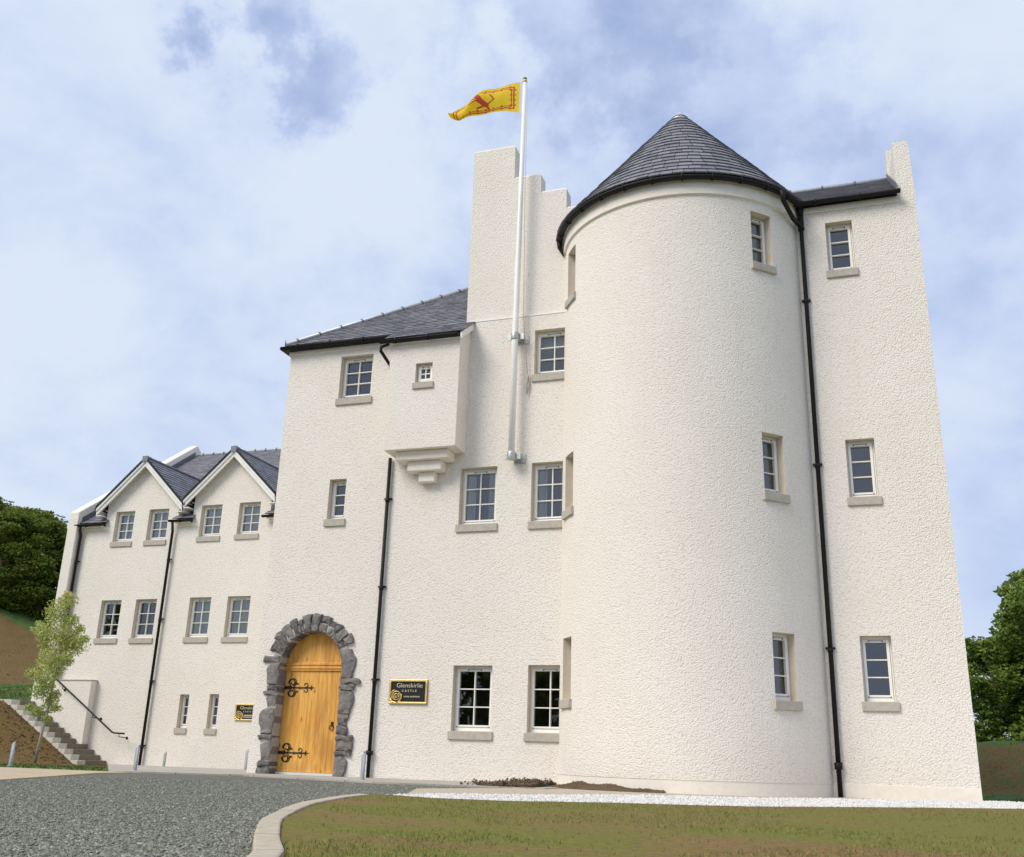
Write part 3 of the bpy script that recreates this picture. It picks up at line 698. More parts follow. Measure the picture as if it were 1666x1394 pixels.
# east roof
RY,RZ=22.3,13.33
s_=MB(); slates(s_,[(-2.2,19.84,11.60),(1.6,19.84,11.60),(1.6,RY,RZ),(-2.2,RY,RZ)]); slates(s_,[(1.6,24.96,11.6),(-4,24.96,11.6),(-4,RY,RZ),(1.6,RY,RZ)])
s_.build('east_roof',['slate','forged_iron'],castle)
rr=MB(); ridge_roll(rr,(-4,RY,RZ+.03),(1.6,RY,RZ+.03)); rr.build('ridge',['lead','flashing'],castle)
fl=MB(); fl.obox((1.585,19.9,11.67),(.02,0,0),(0,2.35,1.66),(0,0,.16)); fl.build('flashing','flashing',castle)
cn=MB(); cn.obox((-.55,FY-.04,11.40),(2.15,0,0),(0,.041,0),(0,0,.14)); cn.build('eaves_band','smooth_render',castle,bevel=.01)
cn=MB(); cn.obox((-.45,19.84,11.56),(2.05,0,0),(0,.3,0),(0,0,.03)); cn.build('soffit','black_iron',castle)
gutter(castle,[(-.50,19.80,11.58),(1.66,19.80,11.58)])
# west block: hip roof, oriel
EZ=9.55; pk=.80
s_=MB(); e0=19.86; xl=-12.86; zE=EZ+.02; rid=25.0; hz=zE+(rid-e0)*pk; xh=xl+(rid-e0)
slates(s_,[(xl,e0,zE),(-8.1,e0,zE),(-8.1,e0+(-8.1-xl),zE+(-8.1-xl)*pk)])
slates(s_,[(xl,30.18,zE),(xl,e0,zE),(xh,rid,hz)])
slates(s_,[(-4,30.18,zE),(xl,30.18,zE),(xh,rid,hz),(-4,rid,hz)])
s_.build('hipped_roof',['slate','forged_iron'],castle)
rr=MB(); ridge_roll(rr,(xl+.02,e0+.02,zE+.05),(-8.11,e0+(-8.11-xl),zE+(-8.11-xl)*pk+.045),.055,.62)
ridge_roll(rr,(-8.0,rid,hz+.03),(-4,rid,hz+.03)); rr.tube([(xl,e0,zE+.02),(xl,e0,zE+.16)],.012,6,1); rr.build('hip_ridge',['lead','flashing'],castle)
gutter(castle,[(-12.92,19.80,9.51),(-9.62,19.80,9.51)]); gutter(castle,[(-12.91,29.9,9.51),(-12.91,19.80,9.51)])
cn=MB(); cn.obox((-12.79,FY-.035,9.34),(3.05,0,0),(0,.036,0),(0,0,.11)); cn.build('eaves_band','smooth_render',castle,bevel=.01)
cn=MB(); cn.box((-12.9,19.84,9.45),(-9.75,20.3,9.475)); cn.build('soffit','black_iron',castle)
OD=.62; OX0,OX1,OZ0,OZ1=-9.70,-7.965,6.50,9.10
ow=(-9.03,-8.615,8.06,8.54)
mb=MB(); xs=cuts(OX0,OX1,[ow[0],ow[1]]); zs=cuts(OZ0,OZ1,[ow[2],ow[3]])
grid_wall(mb,xs,zs,lambda x,z:not(ow[0]<x<ow[1] and ow[2]<z<ow[3]),lambda x,z:(x,FY-OD,z))
reveal(mb,(ow[0],FY-OD,ow[2]),(1,0,0),(0,-1,0),ow[1]-ow[0],ow[3]-ow[2],.16)
mb.face([(OX1,FY-OD,OZ0),(OX1,FY,OZ0),(OX1,FY,9.66),(OX1,FY-OD,OZ1)]); mb.face([(OX0,FY,OZ0),(OX0,FY-OD,OZ0),(OX0,FY-OD,OZ1),(OX0,FY,9.6)])
mb.face([(OX0,FY,OZ0),(OX1,FY,OZ0),(OX1,FY-OD,OZ0),(OX0,FY-OD,OZ0)],2)
mb.build('oriel_wall',['harl','reveal','smooth_render'],castle)
window(castle,(ow[0],FY-OD,ow[2]),(1,0,0),(0,-1,0),ow[1]-ow[0],ow[3]-ow[2],2,2,depth=.12,sillh=.15)
for a,b_,z0,z1,d in ((-9.47,-8.20,6.29,6.499,.46),(-9.22,-8.40,6.06,6.289,.33),(-8.99,-8.60,5.83,6.059,.20)):
    c=MB(); c.box((a,FY-d,z0+.0),(b_,FY-.001,z1)); c.build('corbel','smooth_render',castle,bevel=.018)
s_=MB(); slates(s_,[(OX0-.12,19.27,9.20),(OX1+.10,19.27,9.20),(OX1+.10,20.06,9.76),(OX0-.12,20.06,9.76)],lift=.018); s_.build('oriel_roof',['slate','forged_iron'],castle)
gutter(castle,[(OX0-.22,19.24,9.13),(OX1+.02,19.24,9.13)],brk=.8)
cn=MB(); cn.obox((OX0,19.355,8.97),(OX1-OX0+.01,0,0),(0,.03,0),(0,0,.12)); cn.build('eaves_band','smooth_render',castle,bevel=.006)
cn=MB(); cn.hexa([(OX1+.03,19.30,9.02),(OX1+.07,19.30,9.02),(OX1+.07,20.0,9.52),(OX1+.03,20.0,9.52),(OX1+.03,19.30,9.19),(OX1+.07,19.30,9.19),(OX1+.07,20.0,9.69),(OX1+.03,20.0,9.69)]); cn.build('bargeboard','white_board',castle)
downpipe(castle,[(-9.98,19.77,9.42),(-9.98,19.77,9.28),(-10.08,19.62,9.16),(-10.08,19.62,9.06),(-9.94,19.92,8.78),(-9.94,19.93,8.7)],.04,9,name='swan_neck')
downpipe(castle,[(-9.78,FY-.075,OZ0-.02),(-9.78,FY-.075,-.48)],.040,2.0)
dp=MB(); dp.tube([(-9.78,FY-.075,-.02),(-9.78,FY-.075,.06)],.075,12); dp.box((-9.88,19.86,-.02),(-9.80,19.99,.04)); dp.build('pipe_shoe','black_iron',castle)
# round tower
def tp(th,r=TR,z=0): t=math.radians(th); return Vector((TC[0]+math.sin(t)*r,TC[1]-math.cos(t)*r,z))
HA=5.45
tw=[(th,zt-1.19,zt) for th in (44.6,-56.6) for zt in (10.97,6.12,2.31)]
ths=cuts(-180,180,[t[0]-HA for t in tw]+[t[0]+HA for t in tw],3)
zs=cuts(-.27,11.2,[t[1] for t in tw]+[t[2] for t in tw])
mb=MB(); grid_wall(mb,ths,zs,lambda a,z:not any(abs(a-t[0])<HA and t[1]<z<t[2] for t in tw),lambda a,z:tp(a,TR,z),0,'s')
for th,z0,z1 in tw:
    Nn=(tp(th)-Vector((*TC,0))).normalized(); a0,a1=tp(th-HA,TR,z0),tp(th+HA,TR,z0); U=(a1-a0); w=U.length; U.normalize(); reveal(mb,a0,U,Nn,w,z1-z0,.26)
    # sagitta fill at head and foot
    for z in (z0,z1): mb.face([a0.xy.to_3d()+Vector((0,0,z)),a1.xy.to_3d()+Vector((0,0,z)),tp(th+HA/2,TR,z),tp(th,TR,z),tp(th-HA/2,TR,z)],1)
mb.build('tower_wall',['harl','reveal'],castle)
for th,z0,z1 in tw:
    Nn=(tp(th)-Vector((*TC,0))).normalized(); a0,a1=tp(th-HA,TR,z0),tp(th+HA,TR,z0); U=(a1-a0); w=U.length
    window(castle,a0,U,Nn,w,z1-z0,1,3,depth=.19,proj=.06)
def ring(mb,r0,z0,r1,z1,a0=-180,a1=180,st=3,mi=0):
    k=int((a1-a0)/st); 
    A=[mb.vert(tp(a0+(a1-a0)*i/k,r0,z0)) for i in range(k+1)]; B=[mb.vert(tp(a0+(a1-a0)*i/k,r1,z1)) for i in range(k+1)]
    for i in range(k): mb.idx([A[i],A[i+1],B[i+1],B[i]],mi,True)
p=MB(); ring(p,TR-.008,GB,TR-.008,-.28); ring(p,TR-.008,-.28,TR,-.27); p.build('plinth','smooth_render',castle)
p=MB(); p.box((-.6,FY-.018,GB),(1.9555,FY-.001,-.26)); p.build('wall_base','smooth_render',castle,bevel=.006)
p=MB(); ring(p,TR,11.2,TR+.05,11.22); ring(p,TR+.05,11.22,TR+.05,11.56); ring(p,TR+.05,11.56,TR+.2,11.57); p.build('eaves_band','smooth_render',castle)
gutter(castle,[tp(a,TR+.155,11.56) for a in np.arange(-71,70,4)],r=.075,brk=.62)
hk=MB(); e=tp(-71,TR+.155,11.50); hk.tube([e+Vector((0,0,.02)),e+Vector((.0,.02,-.12)),e+Vector((.05,.04,-.24)),e+Vector((.09,.05,-.36))],[.07,.055,.03,.008],8); hk.build('gutter_stop','black_iron',castle)
AP=15.20; RB=TR+.22; ZB=11.60
mb=MB(); nc=20; sl_=math.hypot(RB,AP-ZB); up=Vector((-RB,0,AP-ZB))/sl_
nr,nz=(AP-ZB)/sl_,RB/sl_
def cp(s,a,li):  # slope distance s from eave, angle a (deg), lift
    rr_=RB*(1-s/sl_)+nr*li; return tp(a,max(.001,rr_),ZB+(AP-ZB)*s/sl_+nz*li)
ring(mb,RB-.01,ZB-.01,.001,AP-.01,mi=1)
for i in range(nc):
    s0,s1=sl_*i/nc*.985,sl_*(i+1)/nc*.985+.01; rb=RB*(1-s0/sl_); nn_=max(7,int(2*math.pi*rb/.275)); off=R.random()*360; a=off; end=off+360
    while a<end-.5:
        wd=360/nn_*R.uniform(.8,1.2); wd=min(wd,end-a); gp=.30/max(rb,.2); li=R.uniform(.022,.036); ds=R.uniform(-.006,.006)
        k=3 if wd>8 else 2
        bot=[cp(s0+ds,a+gp+(wd-2*gp)*j/k,li) for j in range(k+1)]; top=[cp(s1,a+gp+(wd-2*gp)*j/k,.001) for j in range(k+1)]; low=[cp(s0+ds,a+gp+(wd-2*gp)*j/k,-.003) for j in range(k+1)]
        I=[mb.vert(x) for x in bot]; T=[mb.vert(x) for x in top]; Lw=[mb.vert(x) for x in low]
        for j in range(k): mb.idx([I[j],I[j+1],T[j+1],T[j]]); mb.idx([Lw[j],Lw[j+1],I[j+1],I[j]])
        a+=wd
mb.build('tower_roof',['slate','forged_iron'],castle)
c=MB(); c.tube([(TC[0],TC[1],AP-.40),(TC[0],TC[1],AP+.02)],[.34,.006],20); c.build('roof_cap','lead',castle)
# corner rainwater pipe between tower and east block
px=-.385
downpipe(castle,[(px,FY-.10,11.50),(px,FY-.10,11.2),(px,FY-.08,11.1),(px,FY-.08,-.5)],.044,3.6)
h=MB(); h.tube([(px-.32,19.02,11.5),(px-.30,19.1,11.28),(px-.14,19.62,11.12),(px,FY-.11,11.05)],.05,10); h.tube([(px,FY-.10,11.53),(px,FY-.10,11.3)],[.085,.06],12); h.tube([(px,FY-.10,11.32),(px,FY-.09,11.02)],[.062,.062],12); h.tube([(px,FY-.09,11.04),(px,FY-.09,10.98)],.07,12)
h.build('hopper','black_iron',castle)
h=MB(); h.tube([(px,FY-.08,-.02),(px,FY-.08,.1)],.072,12); h.build('pipe_shoe','black_iron',castle)
# ------------------------------------------------------------ arched doorway
def stone_block(mb,poly,y0,y1,rn=.05,up=True):
    """poly (x,z) outline, front at y0 (towards viewer), back y1; rounded irregular face"""
    n_=len(poly); P=[]
    for i,(x,z) in enumerate(poly):       # subdivide and jitter
        x2,z2=poly[(i+1)%n_]; L=math.hypot(x2-x,z2-z); k=max(1,int(L/.09))
        for j in range(k): t=j/k; P.append((x+(x2-x)*t,z+(z2-z)*t))
    cx=sum(p[0] for p in P)/len(P); cz=sum(p[1] for p in P)/len(P)
    J=[(x+R.uniform(-rn,rn)*.45,z+R.uniform(-rn,rn)*.45) for x,z in P]
    rings=[]
    mind=min(max(p[0] for p in P)-min(p[0] for p in P),max(p[1] for p in P)-min(p[1] for p in P))
    for sh,yy in ((0,y1),(0,y0+.035),(.06,y0+.012),(.26,y0)):
        row=[]
        for x,z in J:
            d=Vector((cx-x,cz-z)); L=d.length; m_=min(sh*mind/L if L else 0,.5) ; row.append(mb.vert((x+d.x*m_,yy+(R.uniform(-.018,.018) if sh else 0),z+d.y*m_)))
        rings.append(row)
    N_=len(J)
    for a,b_ in zip(rings,rings[1:]):
        for i in range(N_): mb.idx([a[i],a[(i+1)%N_],b_[(i+1)%N_],b_[i]],0,False)
    c_=mb.vert((cx,y0-.006,cz))
    for i in range(N_): mb.idx([rings[-1][i],rings[-1][(i+1)%N_],c_],0,True)
ds=MB()
def inner(z,side): 
    d=DR if z<DSP else math.sqrt(max(0,DR*DR-(z-DSP)**2)); return DCX+side*d
GAP=.008
left=[(-.50,-.34,-12.50),(-.34,-.21,-12.46),(-.21,.22,-12.46),(.22,.35,-12.54),(.35,.90,-12.56),(.90,1.16,-12.42),(1.16,1.28,-12.52),(1.28,1.38,-12.43),(1.38,1.89,-12.50),(1.89,2.02,-12.60)]
right=[(-.50,-.06,-10.32),(-.06,.04,-10.21),(.04,.25,-10.20),(.25,.36,-10.21),(.36,.55,-10.36),(.55,.80,-10.36),(.80,1.30,-10.26),(1.30,1.42,-10.27),(1.42,1.55,-10.14),(1.55,2.16,-10.28)]
for L,sd in ((left,-1),(right,1)):
    for z0,z1,xo in L:
        z0+=GAP/2; z1-=GAP/2; xi0,xi1=inner(z0,sd),inner(z1,sd); xm=inner((z0+z1)/2,sd)
        cut=.35 if (z1-z0)>.4 else .08
        dz=(z1-z0)
        o=[(xi0,z0),(xm,(z0+z1)/2),(xi1,z1),(xo-sd*cut*.4,z1),(xo,z1-dz*.25),(xo-sd*R.uniform(0,.03),z0+dz*.4),(xo-sd*cut*.2,z0)]
        if sd>0: o=o[::-1]
        stone_block(ds,o,FY-.05-R.uniform(0,.03),FY+.32)
a=152.; 
a_end=28.; ws=[]
while a>a_end: w=R.choice([8,10,12,13.5]); ws.append(w); a-=w
k=(152-28)/sum(ws); a=163.
a=162.5; tot=162.5-27.5; k=tot/sum(ws)
for w in ws:
    w*=k; b_=a-w; g_=.35; ro=DR+R.uniform(.28,.42); r0=DR
    A0,A1=math.radians(a-g_),math.radians(b_+g_)
    f_=lambda r_,t:(DCX+r_*math.cos(t),DSP+r_*math.sin(t))
    if R.random()<.3:
        rm=DR+R.uniform(.15,.22); parts=((r0,rm-.005),(rm+.005,ro))
    else: parts=((r0,ro),)
    for p0,p1 in parts:
        o=[f_(p0,A0),f_(p1,A0),f_(p1+.01,(A0+A1)/2),f_(p1,A1),f_(p0,A1),f_(p0,(A0+A1)/2)]
        stone_block(ds,o,FY-.05-R.uniform(0,.035),FY+.32)
    a=b_
dsr=ds.build('door_surround','whinstone',castle)
mo=MB(); n_=24      # mortar bed behind the stones
prof=[(DCX-DR-.16,-.5),(DCX-DR-.16,DSP)]+[(DCX+(DR+.20)*math.cos(math.radians(180-180*i/n_)),DSP+(DR+.20)*math.sin(math.radians(180-180*i/n_))) for i in range(n_+1)]+[(DCX+DR+.16,DSP),(DCX+DR+.16,-.5)]
inn=[(DCX-DR-.004,-.5),(DCX-DR-.004,DSP)]+[(DCX+(DR+.004)*math.cos(math.radians(180-180*i/n_)),DSP+(DR+.004)*math.sin(math.radians(180-180*i/n_))) for i in range(n_+1)]+[(DCX+DR+.004,DSP),(DCX+DR+.004,-.5)]
for i in range(len(prof)-1):
    p,q,r_,s2=prof[i],prof[i+1],inn[i+1],inn[i]
    mo.face([(p[0],FY-.030,p[1]),(q[0],FY-.030,q[1]),(r_[0],FY-.030,r_[1]),(s2[0],FY-.030,s2[1])]); mo.face([(s2[0],FY-.030,s2[1]),(r_[0],FY-.030,r_[1]),(r_[0],FY+.34,r_[1]),(s2[0],FY+.34,s2[1])])
mo.build('mortar_bed','mortar',dsr)
# harling back plate closes the rectangular hole around the arch
DY=FY+.27
d=MB(); z0=-.43
d.box((DCX-DR-.02,DY,z0),(DCX+DR+.02,DY+.06,1.72)); door=d.build('door','door_pine',castle,bevel=.004)
d=MB(); d.box((DCX-DR-.02,DY+.005,1.90),(DCX+DR+.02,DY+.06,2.66)); d.build('transom_panel','door_pine',door)
d=MB()
for za,zb_,dd in ((1.72,1.765,.035),(1.766,1.80,.055),(1.801,1.845,.03),(1.846,1.87,.05),(1.871,1.90,.025)): d.box((DCX-DR-.02,DY-dd,za),(DCX+DR+.02,DY+.04,zb_))
d.build('transom_rail','door_pine',door,bevel=.006)
d=MB(); d.box((DCX-DR-.02,DY-.06,-.50),(DCX+DR+.02,DY+.06,-.435)); d.build('threshold','white_board',castle)
def arc(cx,cz,r_,a0,a1,k=12): return [(cx+r_*math.cos(math.radians(a0+(a1-a0)*i/k)),cz+r_*math.sin(math.radians(a0+(a1-a0)*i/k))) for i in range(k+1)]
def hinge(zc,x0):
    m=MB(); y=DY-.008
    T=lambda pts,r_: m.tube([(x0+px,y,zc+pz) for px,pz in pts],[q*.78 for q in r_] if isinstance(r_,list) else r_*.72,6)
    m.box((x0,y-.012,zc-.032),(x0+.17,y+.01,zc+.032)); T([(.15,0),(.33,0),(.36,.0),(.72,0)],[.024,.016,.026,.010]); T([(.33,0),(.39,.0),(.44,0)],[.008,.032,.008])
    for s in (1,-1):
        A=lambda pts:[(p[0],p[1]*s) for p in pts]
        T(A([(.10,.01)]+arc(.20,.11,.085,230,20,10)+arc(.20,.12,.055,0,-150,8)[1:]),.015)   # big scroll back
        T(A(arc(.165,.115,.075,-60,200,14)),.015)
        T(A([(.22,.02),(.27,.07),(.33,.10)]),.014); T(A([(.28,.075),(.285,.12)]),.012); T(A([(.29,.08),(.34,.07)]),.011)
        T(A([(.52,.01)]+arc(.535,.055,.042,-60,190,12)),.012); 
        T(A([(.66,.0),(.68,.035),(.665,.05)]),.012)
    T([(.60,0),(.655,0),(.69,0),(.76,0)],[.012,.03,.012,.004])
    return m.build('hinge','forged_iron',door)
hinge(1.355,DCX-DR+.015); hinge(-.03,DCX-DR+.015)
hd=MB(); hc=(-10.90,.545); hd.tube([(hc[0]+.05*math.cos(t*.3307),DY-.02,hc[1]-.03+.05*math.sin(t*.3307)) for t in range(20)],.008,6); hd.box((hc[0]-.02,DY-.02,hc[1]),(hc[0]+.03,DY,hc[1]+.09)); hd.build('handle','forged_iron',door)
# ------------------------------------------------------------ wing
wing=thing('castle_wing','lower cream harled wing left of the castle with two gabled dormers and slate roof','building',(-19,33,-.66))
WY=28.0; WL=-25.86; EZW=7.30
ww=[(-24.23,-23.44,6.74,7.82,2,3,2),(-22.84,-22.03,6.74,7.84,2,3,2),(-20.71,-19.89,6.79,7.88,2,3,2),(-19.22,-18.40,6.81,7.90,2,3,2),
 (-24.27,-23.44,3.43,4.71,2,3,0),(-22.85,-22.01,3.43,4.72,2,3,0),(-20.71,-19.88,3.44,4.74,2,3,2),(-19.25,-18.39,3.44,4.75,2,3,2),
 (-20.60,-20.25,.60,1.63,1,3,0),(-19.49,-19.14,.60,1.65,1,3,0)]
D=[(-24.62,-21.62,-23.10,9.50),(-21.02,-18.0,-19.50,9.62)]   # wall x0,x1, apex x, apex z
mb=MB(); xs=cuts(WL,-12.8,[w[0] for w in ww]+[w[1] for w in ww]+[v for d_ in D for v in d_[:2]])
zs=cuts(-.75,8.0,[w[2] for w in ww]+[w[3] for w in ww]+[EZW])
def keep(x,z):
    if z>EZW and not any(d_[0]<x<d_[1] for d_ in D): return False
    return not any(w[0]<x<w[1] and w[2]<z<w[3] for w in ww)
grid_wall(mb,xs,zs,keep,lambda x,z:(x,WY,z))
for w in ww: reveal(mb,(w[0],WY,w[2]),(1,0,0),(0,-1,0),w[1]-w[0],w[3]-w[2],.24)
for x0,x1,ax,az in D:
    zq=az+.16; mb.face([(x0,WY,8.0),(x1,WY,8.0),(x1,WY,zq-.955*(x1-ax)-.095),(ax,WY,zq-.095),(x0,WY,zq-.955*(ax-x0)-.095)])
    mb.face([(x1,WY,EZW-.1),(x1,WY+2,EZW-.1),(x1,WY+2,8.1),(x1,WY,8.1)]); mb.face([(x0,WY+2,EZW-.1),(x0,WY,EZW-.1),(x0,WY,8.1),(x0,WY+2,8.1)])
mb.face([(WL,39.6,-.75),(WL,WY,-.75),(WL,WY,EZW),(WL,39.6,EZW)]); mb.face([(-12.8,39.6,-.75),(WL,39.6,-.75),(WL,39.6,EZW),(-12.8,39.6,EZW)])
mb.face([(WL,WY,EZW),(WL,33.8,11.5),(WL,39.6,EZW)]); mb.face([(-12.8,30,-.75),(-12.8,39.6,-.75),(-12.8,39.6,EZW),(-12.8,30,EZW)]); mb.face([(-12.8,30,EZW),(-12.8,39.6,EZW),(-12.8,33.8,11.5)])
mb.build('wall',['harl','reveal'],wing)
for w in ww: window(wing,(w[0],WY,w[2]),(1,0,0),(0,-1,0),w[1]-w[0],w[3]-w[2],w[4],w[5],sillh=.18,blind=w[6])
WRY,WRZ=33.8,11.68; wz=7.42; wy0=27.83; wk=(WRZ-wz)/(WRY-wy0)
s_=MB(); slates(s_,[(-25.6,wy0,wz),(-24.5,wy0,wz),(-24.5,WRY,WRZ),(-25.6,WRY,WRZ)],.19,.3)
slates(s_,[(-21.72,wy0,wz),(-20.92,wy0,wz),(-20.92,WRY,WRZ),(-21.72,WRY,WRZ)],.19,.3)
slates(s_,[(-18.1,wy0,wz),(-12.8,wy0,wz),(-12.8,WRY,WRZ),(-18.1,WRY,WRZ)],.19,.3)
for x0,x1 in ((-24.5,-21.72),(-20.92,-18.1)):
    ys=28.75; slates(s_,[(x0,ys,wz+wk*(ys-wy0)),(x1,ys,wz+wk*(ys-wy0)),(x1,WRY,WRZ),(x0,WRY,WRZ)],.19,.3)
slates(s_,[(-12.8,39.77,wz),(-25.6,39.77,wz),(-25.6,WRY,WRZ),(-12.8,WRY,WRZ)],.19,.3)
s_.build('main_roof',['slate','forged_iron'],wing)
rr=MB(); ridge_roll(rr,(-25.5,WRY,WRZ+.03),(-12.8,WRY,WRZ+.03),.055,.5); rr.build('ridge',['lead','flashing'],wing)
for x0,x1,ax,az in D:
    yb=27.72; slope=.955; hw=1.78; zr=az+.16
    L_=(ax-hw,zr-hw*slope); R_=(ax+hw,zr-hw*slope); yback=28+ (zr-wz)/wk+.1
    s_=MB(); yq=WRY-(WRZ-zr)/wk; yq=wy0+(zr-wz)/wk; ye=wy0+(L_[1]-wz)/wk if L_[1]>wz else wy0
    slates(s_,[(R_[0],yb,R_[1]),(R_[0],ye+.3,R_[1]),(ax,yq+.1,zr),(ax,yb,zr)],.19,.3); slates(s_,[(L_[0],ye+.3,L_[1]),(L_[0],yb,L_[1]),(ax,yb,zr),(ax,yq+.1,zr)],.19,.3)
    s_.build('dormer_roof',['slate','forged_iron'],wing)
    rr=MB(); ridge_roll(rr,(ax,yb-.02,zr+.02),(ax,yq,zr+.02),.05,.5); rr.box((ax-.11,yb-.05,zr-.16),(ax+.11,yb+.02,zr+.05),1); rr.build('dormer_ridge',['flashing','flashing'],wing)
    bb=MB(); vg=MB()
    for s,E_ in ((-1,L_),(1,R_)):
        for (o0,o1,yy,th) in ((-.045,-.155,yb-.02,.04),(-.157,-.30,yb+.02,.06)):
            bb.hexa([(ax,yy,zr+o1),(E_[0],yy,E_[1]+o1),(E_[0],yy+th,E_[1]+o1),(ax,yy+th,zr+o1),(ax,yy,zr+o0),(E_[0],yy,E_[1]+o0),(E_[0],yy+th,E_[1]+o0),(ax,yy+th,zr+o0)])
        vg.hexa([(ax,yb-.045,zr-.055),(E_[0]+s*.02,yb-.045,E_[1]-.055),(E_[0]+s*.02,yb+.03,E_[1]-.055),(ax,yb+.03,zr-.055),(ax,yb-.045,zr+.03),(E_[0]+s*.02,yb-.045,E_[1]+.03),(E_[0]+s*.02,yb+.03,E_[1]+.03),(ax,yb+.03,zr+.03)])
        bb.hexa([(ax,yb+.06,zr-.10),(E_[0],yb+.06,E_[1]-.10),(E_[0],WY+.0,E_[1]-.10),(ax,WY,zr-.10),(ax,yb+.06,zr-.07),(E_[0],yb+.06,E_[1]-.07),(E_[0],WY,E_[1]-.07),(ax,WY,zr-.07)])
        bb.box((min(E_[0],E_[0]-s*.22),yb+.03,E_[1]-.33),(max(E_[0],E_[0]-s*.22),WY+.9,E_[1]-.30))
        bb.box((min(E_[0],E_[0]-s*.03),yb+.03,E_[1]-.30),(max(E_[0],E_[0]-s*.03),WY+.9,E_[1]-.10))
    bb.build('bargeboard','white_board',wing,fixn=True); vg.build('verge','black_iron',wing,fixn=True)
    for s,E_ in ((-1,L_),(1,R_)): gutter(wing,[(E_[0]+s*.05,yb+.0,E_[1]-.04),(E_[0]+s*.05,WY+1.0,E_[1]-.04)],r=.055)
gutter(wing,[(-25.72,27.77,7.36),(-24.52,27.77,7.36)],r=.07); gutter(wing,[(-21.80,27.77,7.36),(-20.86,27.77,7.36)],r=.07); gutter(wing,[(-18.15,27.77,7.36),(-12.8,27.77,7.36)],r=.07)
for a,b_ in ((-25.6,-24.62),(-21.6,-21.04),(-18,-12.8)):
    cn=MB(); cn.box((a,WY-.19,7.27),(b_,WY+.0,7.30)); cn.box((a,WY-.03,7.16),(b_,WY-.001,7.269)); cn.build('soffit','smooth_render',wing)
# skew copings at the west gable
sk=MB(); xa,xb=-26.0,-25.60
for (ya,za,yb_,zb_) in ((27.72,7.40,33.8,11.72),(33.8,11.72,39.8,7.35)):
    sk.hexa([(xa,ya,za-.2),(xb,ya,za-.2),(xb,yb_,zb_-.2),(xa,yb_,zb_-.2),(xa,ya,za+.42),(xb,ya,za+.42),(xb,yb_,zb_+.42),(xa,yb_,zb_+.42)])
sk.build('skew_coping','smooth_render',wing,bevel=.04)
sk=MB(); sk.box((xa,27.715,-.75),(-25.602,28.4,7.62)); sk.build('corner_pier','harl',wing,bevel=.02)
fl=MB(); fl.hexa([(-25.60,27.9,7.45),(-25.58,27.9,7.45),(-25.58,33.7,11.60),(-25.60,33.7,11.60),(-25.60,27.9,7.66),(-25.58,27.9,7.66),(-25.58,33.7,11.82),(-25.60,33.7,11.82)]); fl.build('flashing','flashing',wing)
downpipe(wing,[(-25.52,27.80,7.30),(-25.52,27.80,7.2),(-25.52,27.88,7.0),(-25.52,27.88,2.2)],.045,1.9); downpipe(wing,[(-21.66,27.78,7.30),(-21.68,27.88,7.0),(-21.72,27.90,-.66)],.046,2.0)
pl=MB(); pl.box((-26.3,27.72,-.8),(-23.92,27.999,2.02)); pl.build('stair_wall','harl',wing,bevel=.015)
pl=MB(); pl.box((-26.32,27.70,2.021),(-23.90,27.998,2.05)); pl.build('coping','sill_stone',wing)
# ------------------------------------------------------------ outside steps + handrail
st=thing('stone_staircase','straight flight of pale stone steps climbing left along the wing wall','steps',(-24.5,27.3,-.62))
for i in range(12):
    x1=STX-.272*i; z0=STZ+.163*i; k=MB(); xa=x1-.62 if i<11 else x1-1.1; yf=26.67
    k.box((xa,yf+.37,z0-.25),(x1,27.70 if x1<-23.9 else 27.99,z0+.163)); k.box((xa,yf,z0-.25),(x1+.004,yf+.366,z0+.165),1)
    k.build('step',['step_stone_shaded','step_end_lit'],st,bevel=.008)
hr=thing('handrail','black iron handrail sloping down the wing wall above the stone steps','handrail',(-24,27.6,0))
h=MB(); h.tube([(-25.35,27.60,2.10),(-22.72,27.60,.42),(-22.62,27.60,.385),(-22.22,27.60,.375)],.026,10); h.build('rail','black_iron',hr)
for x,z,yw in ((-24.95,1.84,27.72),(-23.55,.95,28.0),(-22.42,.375,28.0)):
    h=MB(); h.tube([(x,27.60,z-.01),(x,27.60,z-.10),(x,yw,z-.13)],.012,6); h.tube([(x,yw-.012,z-.13),(x,yw,z-.13)],.045,12); h.build('bracket','black_iron',hr)
# ------------------------------------------------------------ flagpole + flag
fp=thing('flagpole','tall white flagpole bracketed to the castle wall beside the round tower','flagpole',(-6.78,19.75,6.3))
PX=-6.775; PYy=19.75
m=MB(); m.tube([(PX,PYy,6.25),(PX,PYy,9.2),(PX-.0+.03,PYy,12.5),(PX+.05,PYy,16.02)],[.074,.072,.060,.046],16); m.build('pole','pole_white',fp)
for z in (6.27,9.12):
    b=MB(); b.tube([(PX,PYy,z-.07),(PX,PYy,z+.10)],.096,16); b.box((PX-.17,PYy+.03,z-.06),(PX+.20,PYy+.055,z+.08)); b.box((PX-.02,PYy+.055,z-.05),(PX+.10,19.97,z-.03)); b.box((PX-.02,PYy+.055,z+.05),(PX+.10,19.97,z+.07)); b.box((PX-.02,19.97,z-.10),(PX+.26,19.998,z+.12))
    for dx in (.15,.22): b.tube([(PX+dx,19.955,z),(PX+dx,19.972,z)],.018,8)
    b.build('bracket','galvanised',fp,bevel=.004)
b=MB(); b.tube([(PX+.05,PYy,16.02),(PX+.05,PYy,16.08)],[.055,.06],12); 
for k in range(6): pass
b.tube([(PX+.05,PYy,16.08+.045-.045*math.cos(t*math.pi/6)) for t in range(7)],[max(.004,.055*math.sin(t*math.pi/6)) for t in range(7)],14,1); b.build('finial',['gold','finial_green'],fp)
b=MB(); b.tube([(PX+.13,PYy-.03,16.0),(PX+.135,PYy,13),(PX+.16,PYy+.1,9.6),(PX+.27,19.93,8.2)],.0075,5); 
